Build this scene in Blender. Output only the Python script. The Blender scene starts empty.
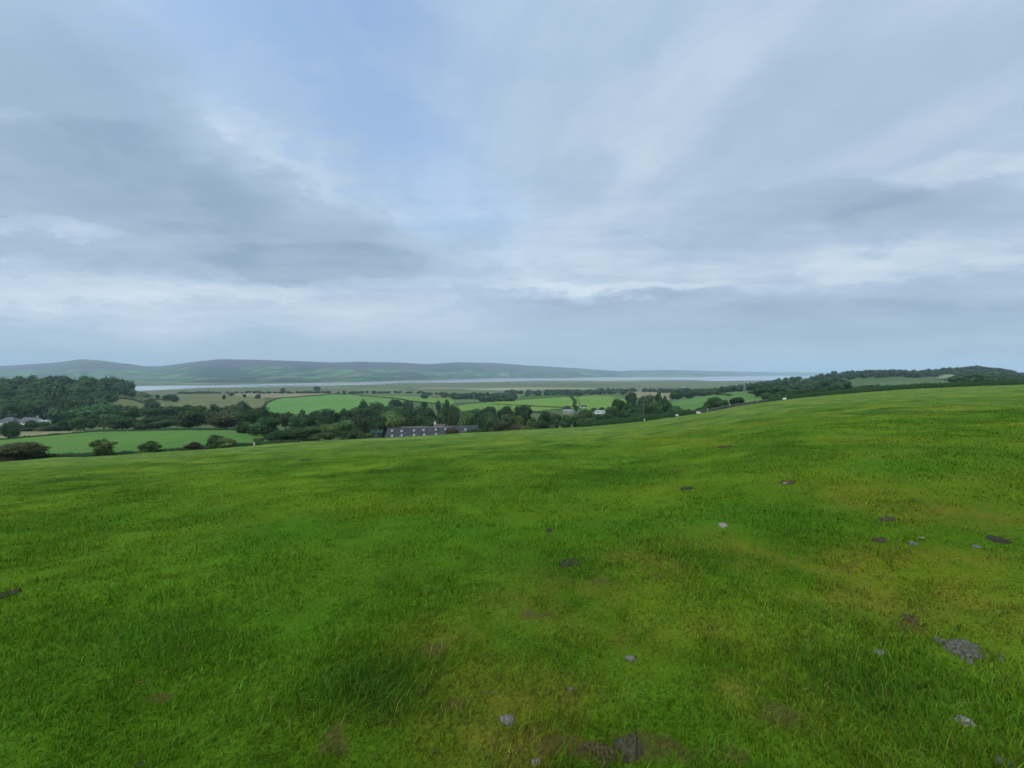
import bpy, bmesh, math, random
import numpy as np
from mathutils import Vector, Matrix
from mathutils.geometry import delaunay_2d_cdt

random.seed(11)
rng = np.random.default_rng(11)
SC = bpy.context.scene
COL = SC.collection
F = 400.0            # focal length in pixels of a 1024 wide frame (ultra-wide phone lens)
HY = 373.0           # row of the eye-level horizon
CZ = 1.6             # eye height
ZW = CZ - 64.0       # level of the estuary

# ------------------------------------------------------------------ numpy noise
def _hash(ix, iy, seed):
    ix = ix.astype(np.int64); iy = iy.astype(np.int64)
    h = (ix * 374761393 + iy * 668265263 + seed * 1442695041) & 0xFFFFFFFF
    h = ((h ^ (h >> 13)) * 1274126177) & 0xFFFFFFFF
    h = (h ^ (h >> 16)) & 0xFFFFFFFF
    return h / 4294967295.0

def vnoise(x, y, seed=0):
    x = np.asarray(x, float); y = np.asarray(y, float)
    ix = np.floor(x); iy = np.floor(y); fx = x - ix; fy = y - iy
    fx = fx * fx * fx * (fx * (fx * 6 - 15) + 10); fy = fy * fy * fy * (fy * (fy * 6 - 15) + 10)
    a = _hash(ix, iy, seed); b = _hash(ix + 1, iy, seed); c = _hash(ix, iy + 1, seed); d = _hash(ix + 1, iy + 1, seed)
    return (a * (1 - fx) + b * fx) * (1 - fy) + (c * (1 - fx) + d * fx) * fy * 1.0

def fbm(x, y, seed=0, octv=4, gain=0.5):
    s = 0.0; a = 1.0; t = 0.0
    for k in range(octv):
        s = s + a * vnoise(x * 2 ** k + 17.3 * k, y * 2 ** k - 9.1 * k, seed + k); t += a; a *= gain
    return s / t - 0.5

def sstep(a, b, x):
    t = np.clip((x - a) / (b - a), 0, 1); return t * t * (3 - 2 * t)

# ------------------------------------------------------------------ terrain
E_PX = np.array([-300, -100, 0, 100, 200, 270, 330, 400, 470, 540, 590, 640, 680, 700, 740, 770, 800, 850, 900, 950, 1000, 1024, 1100, 1300])
E_PY = np.array([480, 468, 462, 456.5, 450, 444.5, 440.5, 437, 433, 429.5, 427, 421.8, 416.8, 413.5, 406, 401.5, 398, 393.5, 389.7, 387.2, 385.4, 384.6, 383, 380])
E_Y = np.array([80, 80, 80, 82, 86, 92, 96, 100, 104, 110, 116, 128, 134, 137, 140, 140, 140, 138, 136, 134, 132, 131, 130, 130.])
E_U = (E_PX - 512) / F
E_S = (E_PY - HY) / F
E_K = np.interp(E_PX, [500, 640], [1.6, 1.05])

CTRL = {
 -250: [(90, 478), (220, 445), (300, 436), (500, 425), (800, 405), (1300, 394)],
 -100: [(90, 468), (210, 441), (300, 432), (450, 411), (600, 394), (800, 392), (1300, 393)],
 0: [(95, 459.5), (205, 440), (240, 433), (280, 430), (340, 425), (450, 407), (600, 391.5), (700, 389.5), (800, 392), (1000, 396.5), (1500, 390)],
 60: [(98, 456), (215, 435), (280, 429.5), (340, 425), (450, 408), (600, 389.5), (700, 387.5), (800, 391), (1000, 397), (1400, 391)],
 105: [(98, 456), (220, 432), (300, 427), (450, 411), (600, 393), (700, 388.5), (800, 391), (1000, 396), (1400, 391)],
 120: [(500, 408), (620, 391), (700, 386.5), (800, 390.5), (1000, 396.5)],
 140: [(98, 454), (225, 431.3), (330, 424), (450, 413), (640, 403), (850, 397), (1200, 393)],
 200: [(97, 450), (215, 430.8), (350, 419), (480, 411), (640, 403.5), (850, 397.5), (1200, 393.5)],
 270: [(104, 444.5), (215, 434), (350, 422), (520, 411), (700, 403), (850, 397.5), (1000, 395), (1300, 392)],
 350: [(108, 440), (160, 441), (260, 434), (470, 414.5), (650, 403), (850, 395.2), (1000, 395), (1300, 391.8)],
 430: [(112, 437), (170, 446), (250, 436), (400, 422), (550, 410), (700, 402.5), (850, 398.5), (1000, 396), (1300, 391.8)],
 520: [(124, 431.5), (170, 438), (260, 430), (400, 420), (560, 411), (700, 404), (900, 398), (1200, 393)],
 600: [(134, 426.5), (180, 428), (260, 422), (400, 414.5), (520, 408.5), (750, 396.8), (900, 395), (1300, 391.5)],
 680: [(150, 417), (200, 418), (280, 411), (420, 404), (600, 399), (800, 396), (1200, 392)],
 740: [(152, 406.5), (200, 407), (300, 400), (450, 393.5), (600, 391.5), (900, 391), (1500, 388)],
 800: [(152, 398.5), (200, 400), (300, 398), (450, 393), (700, 386), (1000, 380), (1250, 379), (1700, 382), (2500, 383)],
 850: [(150, 394), (200, 395), (280, 393), (420, 388), (700, 383.5), (1000, 376.5), (1300, 376), (2500, 383)],
 900: [(148, 390), (250, 390), (400, 387), (600, 382.5), (900, 375.5), (1200, 373.5), (2500, 382)],
 925: [(600, 382.5), (900, 377), (1200, 375.8), (2500, 382)],
 945: [(600, 382.3), (900, 376), (1150, 372.8), (2500, 382)],
 975: [(144, 387), (260, 386), (500, 382.5), (800, 376), (1100, 368.2), (1500, 372), (2500, 382)],
 1003: [(1100, 371.8)],
 1024: [(143, 385.3), (300, 385), (600, 382),  (900, 379.5), (1200, 376), (1600, 377), (2500, 381)],
 1200: [(140, 382.5), (300, 384), (600, 382), (1000, 379), (1500, 378), (2500, 381)],
}
_pts = []; _val = []
for px, L in CTRL.items():
    for Y, py in L:
        _pts.append(((px - 512) / F * 1.6, math.log(Y))); _val.append(-(py - HY) / F * Y)
_pts = np.array(_pts); _val = np.array(_val)
def _phi(r2):
    return np.where(r2 > 1e-12, 0.5 * r2 * np.log(np.maximum(r2, 1e-12)), 0.0)
def _tps_fit():
    n = len(_pts)
    d2 = ((_pts[:, None] - _pts[None]) ** 2).sum(-1)
    A = np.zeros((n + 3, n + 3)); A[:n, :n] = _phi(d2) + np.eye(n) * 0.0008
    A[:n, n] = 1; A[:n, n + 1:] = _pts; A[n, :n] = 1; A[n + 1:, :n] = _pts.T
    return np.linalg.solve(A, np.concatenate([_val, np.zeros(3)]))
_W = _tps_fit()
def zvalley(u, Y):
    q = np.stack([np.clip(u, -2.2, 2.0).ravel() * 1.6, np.log(np.clip(Y, 60, 4000)).ravel()], 1)
    out = np.empty(len(q)); n = len(_pts)
    for i in range(0, len(q), 20000):
        s = q[i:i + 20000]
        d2 = ((s[:, None] - _pts[None]) ** 2).sum(-1)
        out[i:i + 20000] = _phi(d2) @ _W[:n] + _W[n] + s @ _W[n + 1:]
    return out.reshape(u.shape)

SH_PX = np.array([-400, 0, 140, 200, 218, 257, 296, 335, 384, 392, 430, 530, 620, 690, 715, 760, 900, 1200])
SH_PY = np.array([392, 391.5, 390.8, 388.4, 387.7, 387.1, 386.4, 385.6, 384.2, 383.4, 383.1, 381.2, 380.2, 380, 381, 380.5, 380, 380])
def shoreY(u):
    return 25600.0 / (np.interp(u * F + 512, SH_PX, SH_PY) - HY)

def terrain(X, Y, detail=True):
    X = np.asarray(X, float); Y = np.asarray(Y, float)
    Yc = np.maximum(Y, 8.0); u = np.clip(X / Yc, -2.2, 2.2)
    Ye = np.interp(u, E_U, E_Y); se = np.interp(u, E_U, E_S); k = np.interp(u, E_U, E_K)
    a = se - (1.6 + k) / Ye
    zp = -1.6 - a * Y - k * (np.maximum(Y, 0) / Ye) ** 2
    w = sstep(1.0, 1.16, Y / Ye)
    z = zp
    if np.any(w > 0):
        zv = zvalley(u, Yc)
        zv = np.maximum(zv, -64.0)
        s = shoreY(u)
        zv = zv + (-64.0 - zv) * sstep(0.62, 0.9, Yc / s)
        z = zp * (1 - w) + zv * w
    if detail:
        am = (1 - w)
        n = 0.10 * fbm(X * 0.55, Y * 0.55, 3, 3) + 0.09 * fbm(X * 1.7 + 4, Y * 1.7, 8, 3) + 0.55 * fbm(X * .09, Y * .09, 21, 3) * sstep(4, 25, Y)
        n = n + 0.34 * fbm(X * .28, Y * .33, 33, 3) * sstep(6, 18, Y)
        z = z + am * n * (1 - 0.9 * sstep(.82, 1.0, Y / Ye))
    return z + CZ

def T(x, y):
    return float(terrain(np.array([x]), np.array([y]))[0])

def hit(px, py, ymin=0.6):
    """where the ray through a picture point meets the land"""
    Ys = np.geomspace(ymin, 12000, 2600); u = (px - 512) / F
    g = terrain(u * Ys, Ys) - (CZ - (py - HY) / F * Ys)
    i = np.nonzero(g >= 0)[0]
    if len(i) == 0: return (u * Ys[-1], Ys[-1])
    i = i[0]
    if i == 0: return (u * Ys[0], Ys[0])
    t = -g[i - 1] / (g[i] - g[i - 1] + 1e-12); Yh = Ys[i - 1] + t * (Ys[i] - Ys[i - 1])
    return (u * Yh, Yh)

# ------------------------------------------------------------------ materials
def new_mat(name):
    m = bpy.data.materials.new(name); m.use_nodes = True
    nt = m.node_tree; b = nt.nodes['Principled BSDF']
    return m, nt, b
def node(nt, t, **kw):
    n = nt.nodes.new(t)
    for k, v in kw.items():
        if k.startswith('i_'):
            key = k[2:]; n.inputs[int(key) if key.isdigit() else key].default_value = v
        else: setattr(n, k, v)
    return n
def noise_mat(name, c1, c2, scale, rough=0.9, detail=5, bump=0.0, lo=.35, hi=.65, coords='Object', stretch=(1, 1, 1), spec=0.06):
    m, nt, b = new_mat(name)
    tc = node(nt, 'ShaderNodeTexCoord'); mp = node(nt, 'ShaderNodeMapping'); mp.inputs['Scale'].default_value = stretch
    nt.links.new(tc.outputs[coords], mp.inputs[0])
    nz = node(nt, 'ShaderNodeTexNoise', i_Scale=scale, i_Detail=detail, i_Roughness=.6)
    nt.links.new(mp.outputs[0], nz.inputs['Vector'])
    cr = node(nt, 'ShaderNodeValToRGB'); cr.color_ramp.elements[0].position = lo; cr.color_ramp.elements[1].position = hi
    cr.color_ramp.elements[0].color = (*c1, 1); cr.color_ramp.elements[1].color = (*c2, 1)
    nt.links.new(nz.outputs['Fac'], cr.inputs[0]); nt.links.new(cr.outputs[0], b.inputs['Base Color'])
    b.inputs['Roughness'].default_value = rough; b.inputs['Specular IOR Level'].default_value = spec
    if bump:
        bp = node(nt, 'ShaderNodeBump', i_Strength=bump); nt.links.new(nz.outputs['Fac'], bp.inputs['Height']); nt.links.new(bp.outputs[0], b.inputs['Normal'])
    return m
def plain_mat(name, c, rough=.7, var=.25, scale=1.5):
    return noise_mat(name, tuple(x * (1 - var) for x in c), tuple(min(1, x * (1 + var)) for x in c), scale, rough)
def attr_mat(name, rough=.9, trans=0.0, bump_scale=0, bump=0.3, objcolor=False, fine=None, spec=.1):
    """base colour of the thing from its 'tint' attribute"""
    m, nt, b = new_mat(name)
    at = node(nt, 'ShaderNodeAttribute', attribute_name='tint')
    src = at.outputs['Color']
    if objcolor:
        oi = node(nt, 'ShaderNodeObjectInfo')
        mx = node(nt, 'ShaderNodeMix', data_type='RGBA', blend_type='MULTIPLY'); mx.inputs[0].default_value = 1
        nt.links.new(src, mx.inputs[6]); nt.links.new(oi.outputs['Color'], mx.inputs[7]); src = mx.outputs[2]
    if fine:
        tc = node(nt, 'ShaderNodeTexCoord'); nz = node(nt, 'ShaderNodeTexNoise', i_Scale=fine[0], i_Detail=6, i_Roughness=.65)
        nt.links.new(tc.outputs['Object'], nz.inputs['Vector'])
        mr = node(nt, 'ShaderNodeMapRange', i_1=.3, i_2=.7, i_3=1 - fine[1], i_4=1 + fine[1]); nt.links.new(nz.outputs['Fac'], mr.inputs[0])
        mx = node(nt, 'ShaderNodeMix', data_type='RGBA', blend_type='MULTIPLY'); mx.inputs[0].default_value = 1
        nt.links.new(src, mx.inputs[6]); nt.links.new(mr.outputs[0], mx.inputs[7]); src = mx.outputs[2]
        if bump:
            bp = node(nt, 'ShaderNodeBump', i_Strength=bump, i_Distance=fine[2]); nt.links.new(nz.outputs['Fac'], bp.inputs['Height']); nt.links.new(bp.outputs[0], b.inputs['Normal'])
    nt.links.new(src, b.inputs['Base Color'])
    b.inputs['Roughness'].default_value = rough; b.inputs['Specular IOR Level'].default_value = spec
    if trans:
        tr = node(nt, 'ShaderNodeBsdfTranslucent'); nt.links.new(src, tr.inputs[0])
        ms = node(nt, 'ShaderNodeMixShader'); ms.inputs[0].default_value = trans
        nt.links.new(b.outputs[0], ms.inputs[1]); nt.links.new(tr.outputs[0], ms.inputs[2])
        nt.links.new(ms.outputs[0], nt.nodes['Material Output'].inputs['Surface'])
    return m

# ------------------------------------------------------------------ mesh helpers
def mesh_np(name, verts, faces_flat, loop_tot, mat, tint=None, parent=None, smooth=False):
    me = bpy.data.meshes.new(name)
    verts = np.asarray(verts, np.float32); faces_flat = np.asarray(faces_flat, np.int32); loop_tot = np.asarray(loop_tot, np.int32)
    me.vertices.add(len(verts)); me.vertices.foreach_set('co', verts.ravel())
    me.loops.add(len(faces_flat)); me.loops.foreach_set('vertex_index', faces_flat)
    me.polygons.add(len(loop_tot))
    st = np.concatenate([[0], np.cumsum(loop_tot)[:-1]]).astype(np.int32)
    me.polygons.foreach_set('loop_start', st)
    if smooth: me.polygons.foreach_set('use_smooth', np.ones(len(loop_tot), bool))
    me.update(calc_edges=True)
    if tint is not None:
        a = me.color_attributes.new('tint', 'FLOAT_COLOR', 'POINT')
        c = np.ones((len(verts), 4), np.float32); c[:, :3] = tint; a.data.foreach_set('color', c.ravel())
    me.materials.append(mat)
    o = bpy.data.objects.new(name, me); COL.objects.link(o)
    if parent: o.parent = parent
    return o
def bm_obj(name, bm, mat, parent=None, smooth=False):
    me = bpy.data.meshes.new(name); bm.to_mesh(me); bm.free()
    if smooth:
        for p in me.polygons: p.use_smooth = True
    me.materials.append(mat)
    o = bpy.data.objects.new(name, me); COL.objects.link(o)
    if parent: o.parent = parent
    return o
def empty(name, loc, rz=0):
    o = bpy.data.objects.new(name, None); COL.objects.link(o); o.location = loc; o.rotation_euler.z = rz; return o
def tag(o, label, cat, group=None, kind=None):
    if label: o['label'] = label
    if cat: o['category'] = cat
    if group: o['group'] = group
    if kind: o['kind'] = kind
    return o
def structure(o): o['kind'] = 'structure'; return o
def grid_faces(nr, nc):
    i = np.arange(nr - 1)[:, None] * nc + np.arange(nc - 1)[None]
    q = np.stack([i, i + 1, i + nc + 1, i + nc], -1).reshape(-1, 4)
    return q.ravel(), np.full(len(q), 4)
def add_box(bm, x0, x1, y0, y1, z0, z1):
    v = [bm.verts.new(p) for p in ((x0,y0,z0),(x1,y0,z0),(x1,y1,z0),(x0,y1,z0),(x0,y0,z1),(x1,y0,z1),(x1,y1,z1),(x0,y1,z1))]
    for f in ((3,2,1,0),(4,5,6,7),(0,1,5,4),(1,2,6,5),(2,3,7,6),(3,0,4,7)): bm.faces.new([v[i] for i in f])
def add_bar(bm, p, q, r0, r1=None, n=7):
    r1 = r0 if r1 is None else r1
    p = Vector(p); q = Vector(q); d = (q - p).normalized(); a = d.orthogonal().normalized(); b = d.cross(a)
    A = [bm.verts.new(p + (a * math.cos(t) + b * math.sin(t)) * r0) for t in [2 * math.pi * k / n for k in range(n)]]
    B = [bm.verts.new(q + (a * math.cos(t) + b * math.sin(t)) * r1) for t in [2 * math.pi * k / n for k in range(n)]]
    for k in range(n): bm.faces.new((A[k], A[(k + 1) % n], B[(k + 1) % n], B[k]))
    bm.faces.new(A[::-1]); bm.faces.new(B)

# ------------------------------------------------------------------ pasture colour and ground
def blob_world(px, py, rx, ry):
    x, y = hit(px, py); y2 = hit(px, py - ry)[1]; y1 = hit(px, py + ry)[1]
    return x, y, rx * y / F, max(.05, (y2 - y1) / 2)
DRY = [blob_world(*b[:4]) + (b[4],) for b in (
 (455, 640, 60, 28, .6), (560, 600, 80, 34, .7), (520, 690, 85, 40, .8), (800, 560, 100, 26, .75), (905, 600, 95, 36, .7),
 (720, 545, 70, 22, .6), (960, 515, 90, 22, .7), (640, 560, 60, 18, .6), (500, 735, 110, 30, .8), (760, 700, 60, 26, .6),
 (700, 640, 60, 22, .4), (860, 500, 90, 14, .5), (940, 560, 80, 24, .6), (620, 640, 70, 28, .5))]
BARE = [blob_world(*b[:4]) + (b[4],) for b in (
 (330, 742, 26, 12, 1.0), (775, 712, 34, 16, .9), (560, 742, 30, 12, 1.0), (905, 628, 18, 8, .9), (430, 655, 26, 10, .6), (535, 620, 24, 9, .6), (460, 700, 26, 12, .6),
 (140, 706, 16, 6, .8), (120, 690, 12, 5, .7), (700, 752, 50, 14, .8), (650, 742, 34, 14, 1.0), (800, 637, 16, 5, .8), (450, 705, 20, 8, .7), (595, 585, 26, 8, .5), (640, 580, 30, 8, .5),
 (790, 484, 12, 3, .9), (675, 472, 9, 2, .9), (850, 566, 18, 5, .5))]
LUSH = [blob_world(*b[:4]) + (b[4],) for b in ((365, 690, 60, 30, .9), (860, 690, 70, 30, .8), (545, 570, 40, 18, .4), (850, 665, 60, 20, .6), (700, 560, 50, 20, .4), (120, 640, 80, 40, .4))]
def blobs(X, Y, L):
    s = np.zeros_like(X)
    for x, y, rx, ry, a in L: s = np.maximum(s, a * np.exp(-((X - x) / rx) ** 2 - ((Y - y) / ry) ** 2))
    return s
def pasture_masks(X, Y):
    w = 0.12 * np.maximum(Y, 1)
    wx = X + w * fbm(X * 1.3, Y * 1.3, 51, 3); wy = Y + w * fbm(X * 1.3, Y * 1.3, 61, 3)
    n1 = fbm(X * 0.5, Y * 0.4, 71, 4); n2 = fbm(X * 2.6, Y * 2.6, 81, 3); n3 = fbm(X * 9, Y * 9, 83, 2)
    dry = np.clip(blobs(wx, wy, DRY) * (1 + 2.2 * n2 + 1.2 * n3) + .9 * n1 * sstep(-.3, .5, X / np.maximum(Y, 1)) + .25 * sstep(5, 30, Y) * (n1 + .25), 0, 1)
    bare = np.clip(blobs(wx, wy, BARE) * (1.2 + 2.5 * n3 + 1.5 * n2), 0, 1)
    bare = sstep(.35, .75, bare)
    lush = np.clip(blobs(wx, wy, LUSH) + 1.1 * (n2) * .6, 0, 1)
    return dry, bare, lush, n1, n2
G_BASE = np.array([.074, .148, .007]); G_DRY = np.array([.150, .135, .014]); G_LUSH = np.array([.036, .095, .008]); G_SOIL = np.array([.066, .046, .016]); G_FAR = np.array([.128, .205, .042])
def pasture_colour(X, Y):
    dry, bare, lush, n1, n2 = pasture_masks(X, Y)
    c = np.repeat(G_BASE[None], X.size, 0)
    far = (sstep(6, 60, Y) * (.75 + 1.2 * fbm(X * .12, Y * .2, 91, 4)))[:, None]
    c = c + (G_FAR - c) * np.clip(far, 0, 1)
    c = c + (G_DRY - c) * (dry * .78)[:, None]
    c = c + (G_LUSH - c) * (lush * .8 * (1 - sstep(10, 30, Y)))[:, None]
    n4 = fbm(X * .33 + 3, Y * .5, 95, 4); n5 = fbm(X * 1.1 + 3, Y * 1.0, 97, 3)
    far2 = sstep(5, 14, Y)
    c = c * (1 + .5 * n1 + .35 * n2 + far2 * (.75 * n4 + .55 * n5))[:, None].clip(.5, 1.8)
    c[:, 0] *= 1 + .5 * n4 + .3 * n1
    return c, bare, dry, lush

EXT = 1.13
def build_ground():
    uu = np.concatenate([-np.geomspace(7, 1.62, 26), np.arange(-1.6, 1.6001, .0064), np.geomspace(1.62, 7, 26)])
    nc = len(uu)
    Ye = np.interp(np.clip(uu, -2.2, 2.2), E_U, E_Y) * EXT
    tr = np.linspace(0, 1, 430)
    Ya = .45 * (Ye[None] / .45) ** tr[:, None]
    X = (uu[None] * Ya).ravel(); Yf = Ya.ravel()
    z = terrain(X, Yf)
    c, bare, dry, lush = pasture_colour(X, Yf)
    bare = bare * .75; c = c * (.85 - .05 * sstep(10, 35, Yf))[:, None] * (1 - bare)[:, None] + G_SOIL * bare[:, None]  # turf darkened to match self-shadowed blades; that shade is in the tint
    fl, lt = grid_faces(len(tr), nc)
    m = attr_mat('pasture_turf', fine=(38, .3, .02), bump=.4, spec=.02)
    structure(mesh_np('pasture', np.stack([X, Yf, z], 1), fl, lt, m, c, smooth=True))
    # behind the viewer
    gx = np.linspace(-70, 70, 90); gy = np.linspace(-60, .46, 60)
    X2, Y2 = [a.ravel() for a in np.meshgrid(gx, gy)]
    z2 = terrain(X2, Y2) - .02
    c2, *_ = pasture_colour(X2, Y2)
    fl, lt = grid_faces(60, 90)
    structure(mesh_np('pasture_slope', np.stack([X2, Y2, z2], 1), fl, lt, m, c2 * .8, smooth=True))
    # valley, salt marsh and the bed of the estuary
    uv = np.concatenate([-np.geomspace(7, 1.82, 14), np.arange(-1.8, 1.8001, .008), np.geomspace(1.82, 7, 14)])
    Yv0 = np.interp(np.clip(uv, -2.2, 2.2), E_U, E_Y) * (EXT - .012)
    tr = np.linspace(0, 1, 330)
    Yv = Yv0[None] * (24000 / Yv0[None]) ** (tr[:, None])
    X = (uv[None] * Yv).ravel(); Yf = Yv.ravel(); z = terrain(X, Yf)
    z -= .25 * (1 - sstep(0, .015, np.repeat(tr, len(uv))))
    n = fbm(X * .012, Yf * .012, 5, 4); nb = fbm(X * .0022, Yf * .0042, 15, 4); nr = fbm(X * .0009, Yf * .0025, 25, 4)
    green = np.array([.045, .095, .022]); olive = np.array([.085, .095, .035]); marsh = np.array([.105, .118, .048]); pale = np.array([.30, .28, .17]); mud = np.array([.065, .085, .035])
    c = green + (olive - green) * np.clip(.5 + 1.6 * n, 0, 1)[:, None]
    mk = sstep(850, 1250, Yf) * (1 - sstep(.55, .8, X / Yf))
    cm = marsh + (mud - marsh) * np.clip(.4 + 2.2 * nb, 0, 1)[:, None]
    cm = cm + (green * 1.2 - cm) * (np.clip(3.5 * nr - .05, 0, 1) * .7)[:, None]
    cm = cm + (pale - cm) * np.clip(7 * (nb - .12) + 3 * (nr - .15), 0, .8)[:, None]
    c = c + (cm - c) * mk[:, None]
    fl, lt = grid_faces(len(tr), len(uv))
    structure(mesh_np('valley_floor', np.stack([X, Yf, z], 1), fl, lt, attr_mat('valley_land', fine=(.06, .2, 1.0), bump=0), c, smooth=True))
build_ground()

# ------------------------------------------------------------------ grass (uncountable: one object)
def build_grass(n=520000):
    g = np.random.default_rng(5)
    Y = 1.05 * (38 / 1.05) ** (g.random(n) ** .92)
    X = (g.random(n) * 3.5 - 1.75) * Y
    X += (g.random(n) - .5) * .4
    dry, bare, lush, n1, n2 = pasture_masks(X, Y)
    keep = g.random(n) > np.maximum(bare * .62 + dry * .15, sstep(11, 36, Y))
    X = X[keep]; Y = Y[keep]; n = len(X)
    c, bare, dry, lush = pasture_colour(X, Y)
    z = terrain(X, Y) - .006
    tuft = fbm(X * 1.1, Y * 1.1, 101, 3); tf = fbm(X * 4.2, Y * 4.2, 111, 2)
    h = (.016 + .034 * g.random(n) ** 1.5) * (1 + 1.5 * tuft + 1.2 * tf + .9 * lush - .55 * dry) * (1 + np.minimum(Y, 40) / 70)
    h = np.clip(h, .012, .2); h = np.where((g.random(n) < .07) & (Y < 10), h * 1.9, h)
    wd = (.0016 + .00105 * Y) * (.6 + .8 * g.random(n))
    az = g.random(n) * 2 * math.pi; lean = (.2 + 1.3 * g.random(n))
    wind = .35
    lean = lean * (1 + .8 * sstep(6, 25, Y)); dx = np.cos(az) * lean + wind * .6; dy = np.sin(az) * lean
    # width direction, mostly across the blade's lean
    px_, py_ = -np.sin(az), np.cos(az)
    b = np.stack([X, Y, z], 1)
    P = np.stack([px_, py_, np.zeros(n)], 1) * wd[:, None] * .5
    D = np.stack([dx, dy, np.zeros(n)], 1)
    mid = b + D * (h * .30)[:, None]; mid[:, 2] += h * .62
    tip = b + D * (h * .95)[:, None]; tip[:, 2] += h * (1.0 - .3 * (lean > .8))
    V = np.stack([b - P, b + P, mid + P * .8, mid - P * .8, tip], 1).reshape(-1, 3)
    i = np.arange(n)[:, None] * 5
    fl = np.concatenate([i + np.array([[0, 1, 2, 3]]), i + np.array([[3, 2, 4]])], 1).ravel()
    lt = np.tile([4, 3], n)
    c = c * (1 + (1.1 - .8 * sstep(3, 16, Y)) * (g.random(n) - .5))[:, None]
    hue = (g.random(n) - .5)
    c[:, 0] *= 1 + .7 * hue; c[:, 2] *= 1 - .4 * hue
    ll = (g.random(n) < .10) & (Y < 9)
    c[ll] = c[ll] * 1.5 + np.array([.03, .03, .012])  # random near blades lightened: a sheen put into their colour
    st = (g.random(n) < (.012 + .13 * dry ** 2)) & (Y < 12)
    c[st] = np.array([.20, .165, .06]) * (.6 + .7 * g.random((st.sum(), 1)))
    br = (g.random(n) < .20 * dry) & (Y < 6)
    c[br] = np.array([.10, .065, .022])
    t = np.repeat(c, 5, 0).clip(.004, 1)
    m = attr_mat('grass_blades', rough=.9, trans=.42, spec=.04)
    tag(mesh_np('grass', V, fl, lt, m, t), 'short grazed green grass covering the near hillside pasture', 'grass', kind='stuff')
build_grass()

# ------------------------------------------------------------------ estuary, far hills
def build_water():
    up = [(-300, 387.6), (0, 387), (140, 386.2), (180, 385.6), (220, 384.9), (290, 383.6), (340, 382.5), (400, 381), (430, 380.3), (490, 378.3), (560, 377.8), (620, 377), (700, 376.6), (760, 375.7), (860, 375.2), (1000, 374.9), (1250, 374.8)]
    xs = np.linspace(-300, 1250, 320)
    lo = np.interp(xs, SH_PX, SH_PY); lo = lo + .12 * fbm(xs * .05, xs * 0, 4, 3) * 2
    hi = np.interp(xs, [a for a, _ in up], [b for _, b in up])
    rows = 14; V = []
    for k in range(rows):
        t = k / (rows - 1); py = lo + (hi - lo) * t
        Yw = 25600 / (py - HY); V.append(np.stack([(xs - 512) / F * Yw, Yw, np.full_like(xs, ZW + .35)], 1))
    fl, lt = grid_faces(rows, len(xs))
    m, nt, b = new_mat('estuary_water')
    b.inputs['Base Color'].default_value = (.34, .35, .35, 1); b.inputs['Roughness'].default_value = .16; b.inputs['IOR'].default_value = 1.33
    tc = node(nt, 'ShaderNodeTexCoord'); mp = node(nt, 'ShaderNodeMapping'); mp.inputs['Scale'].default_value = (.002, .006, 1)
    nz = node(nt, 'ShaderNodeTexNoise', i_Scale=1.0, i_Detail=5); nt.links.new(tc.outputs['Object'], mp.inputs[0]); nt.links.new(mp.outputs[0], nz.inputs['Vector'])
    mr = node(nt, 'ShaderNodeMapRange', i_1=.35, i_2=.65, i_3=.05, i_4=.2); nt.links.new(nz.outputs['Fac'], mr.inputs[0]); nt.links.new(mr.outputs[0], b.inputs['Roughness'])
    structure(mesh_np('water', np.concatenate(V), fl, lt, m))
build_water()

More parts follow.
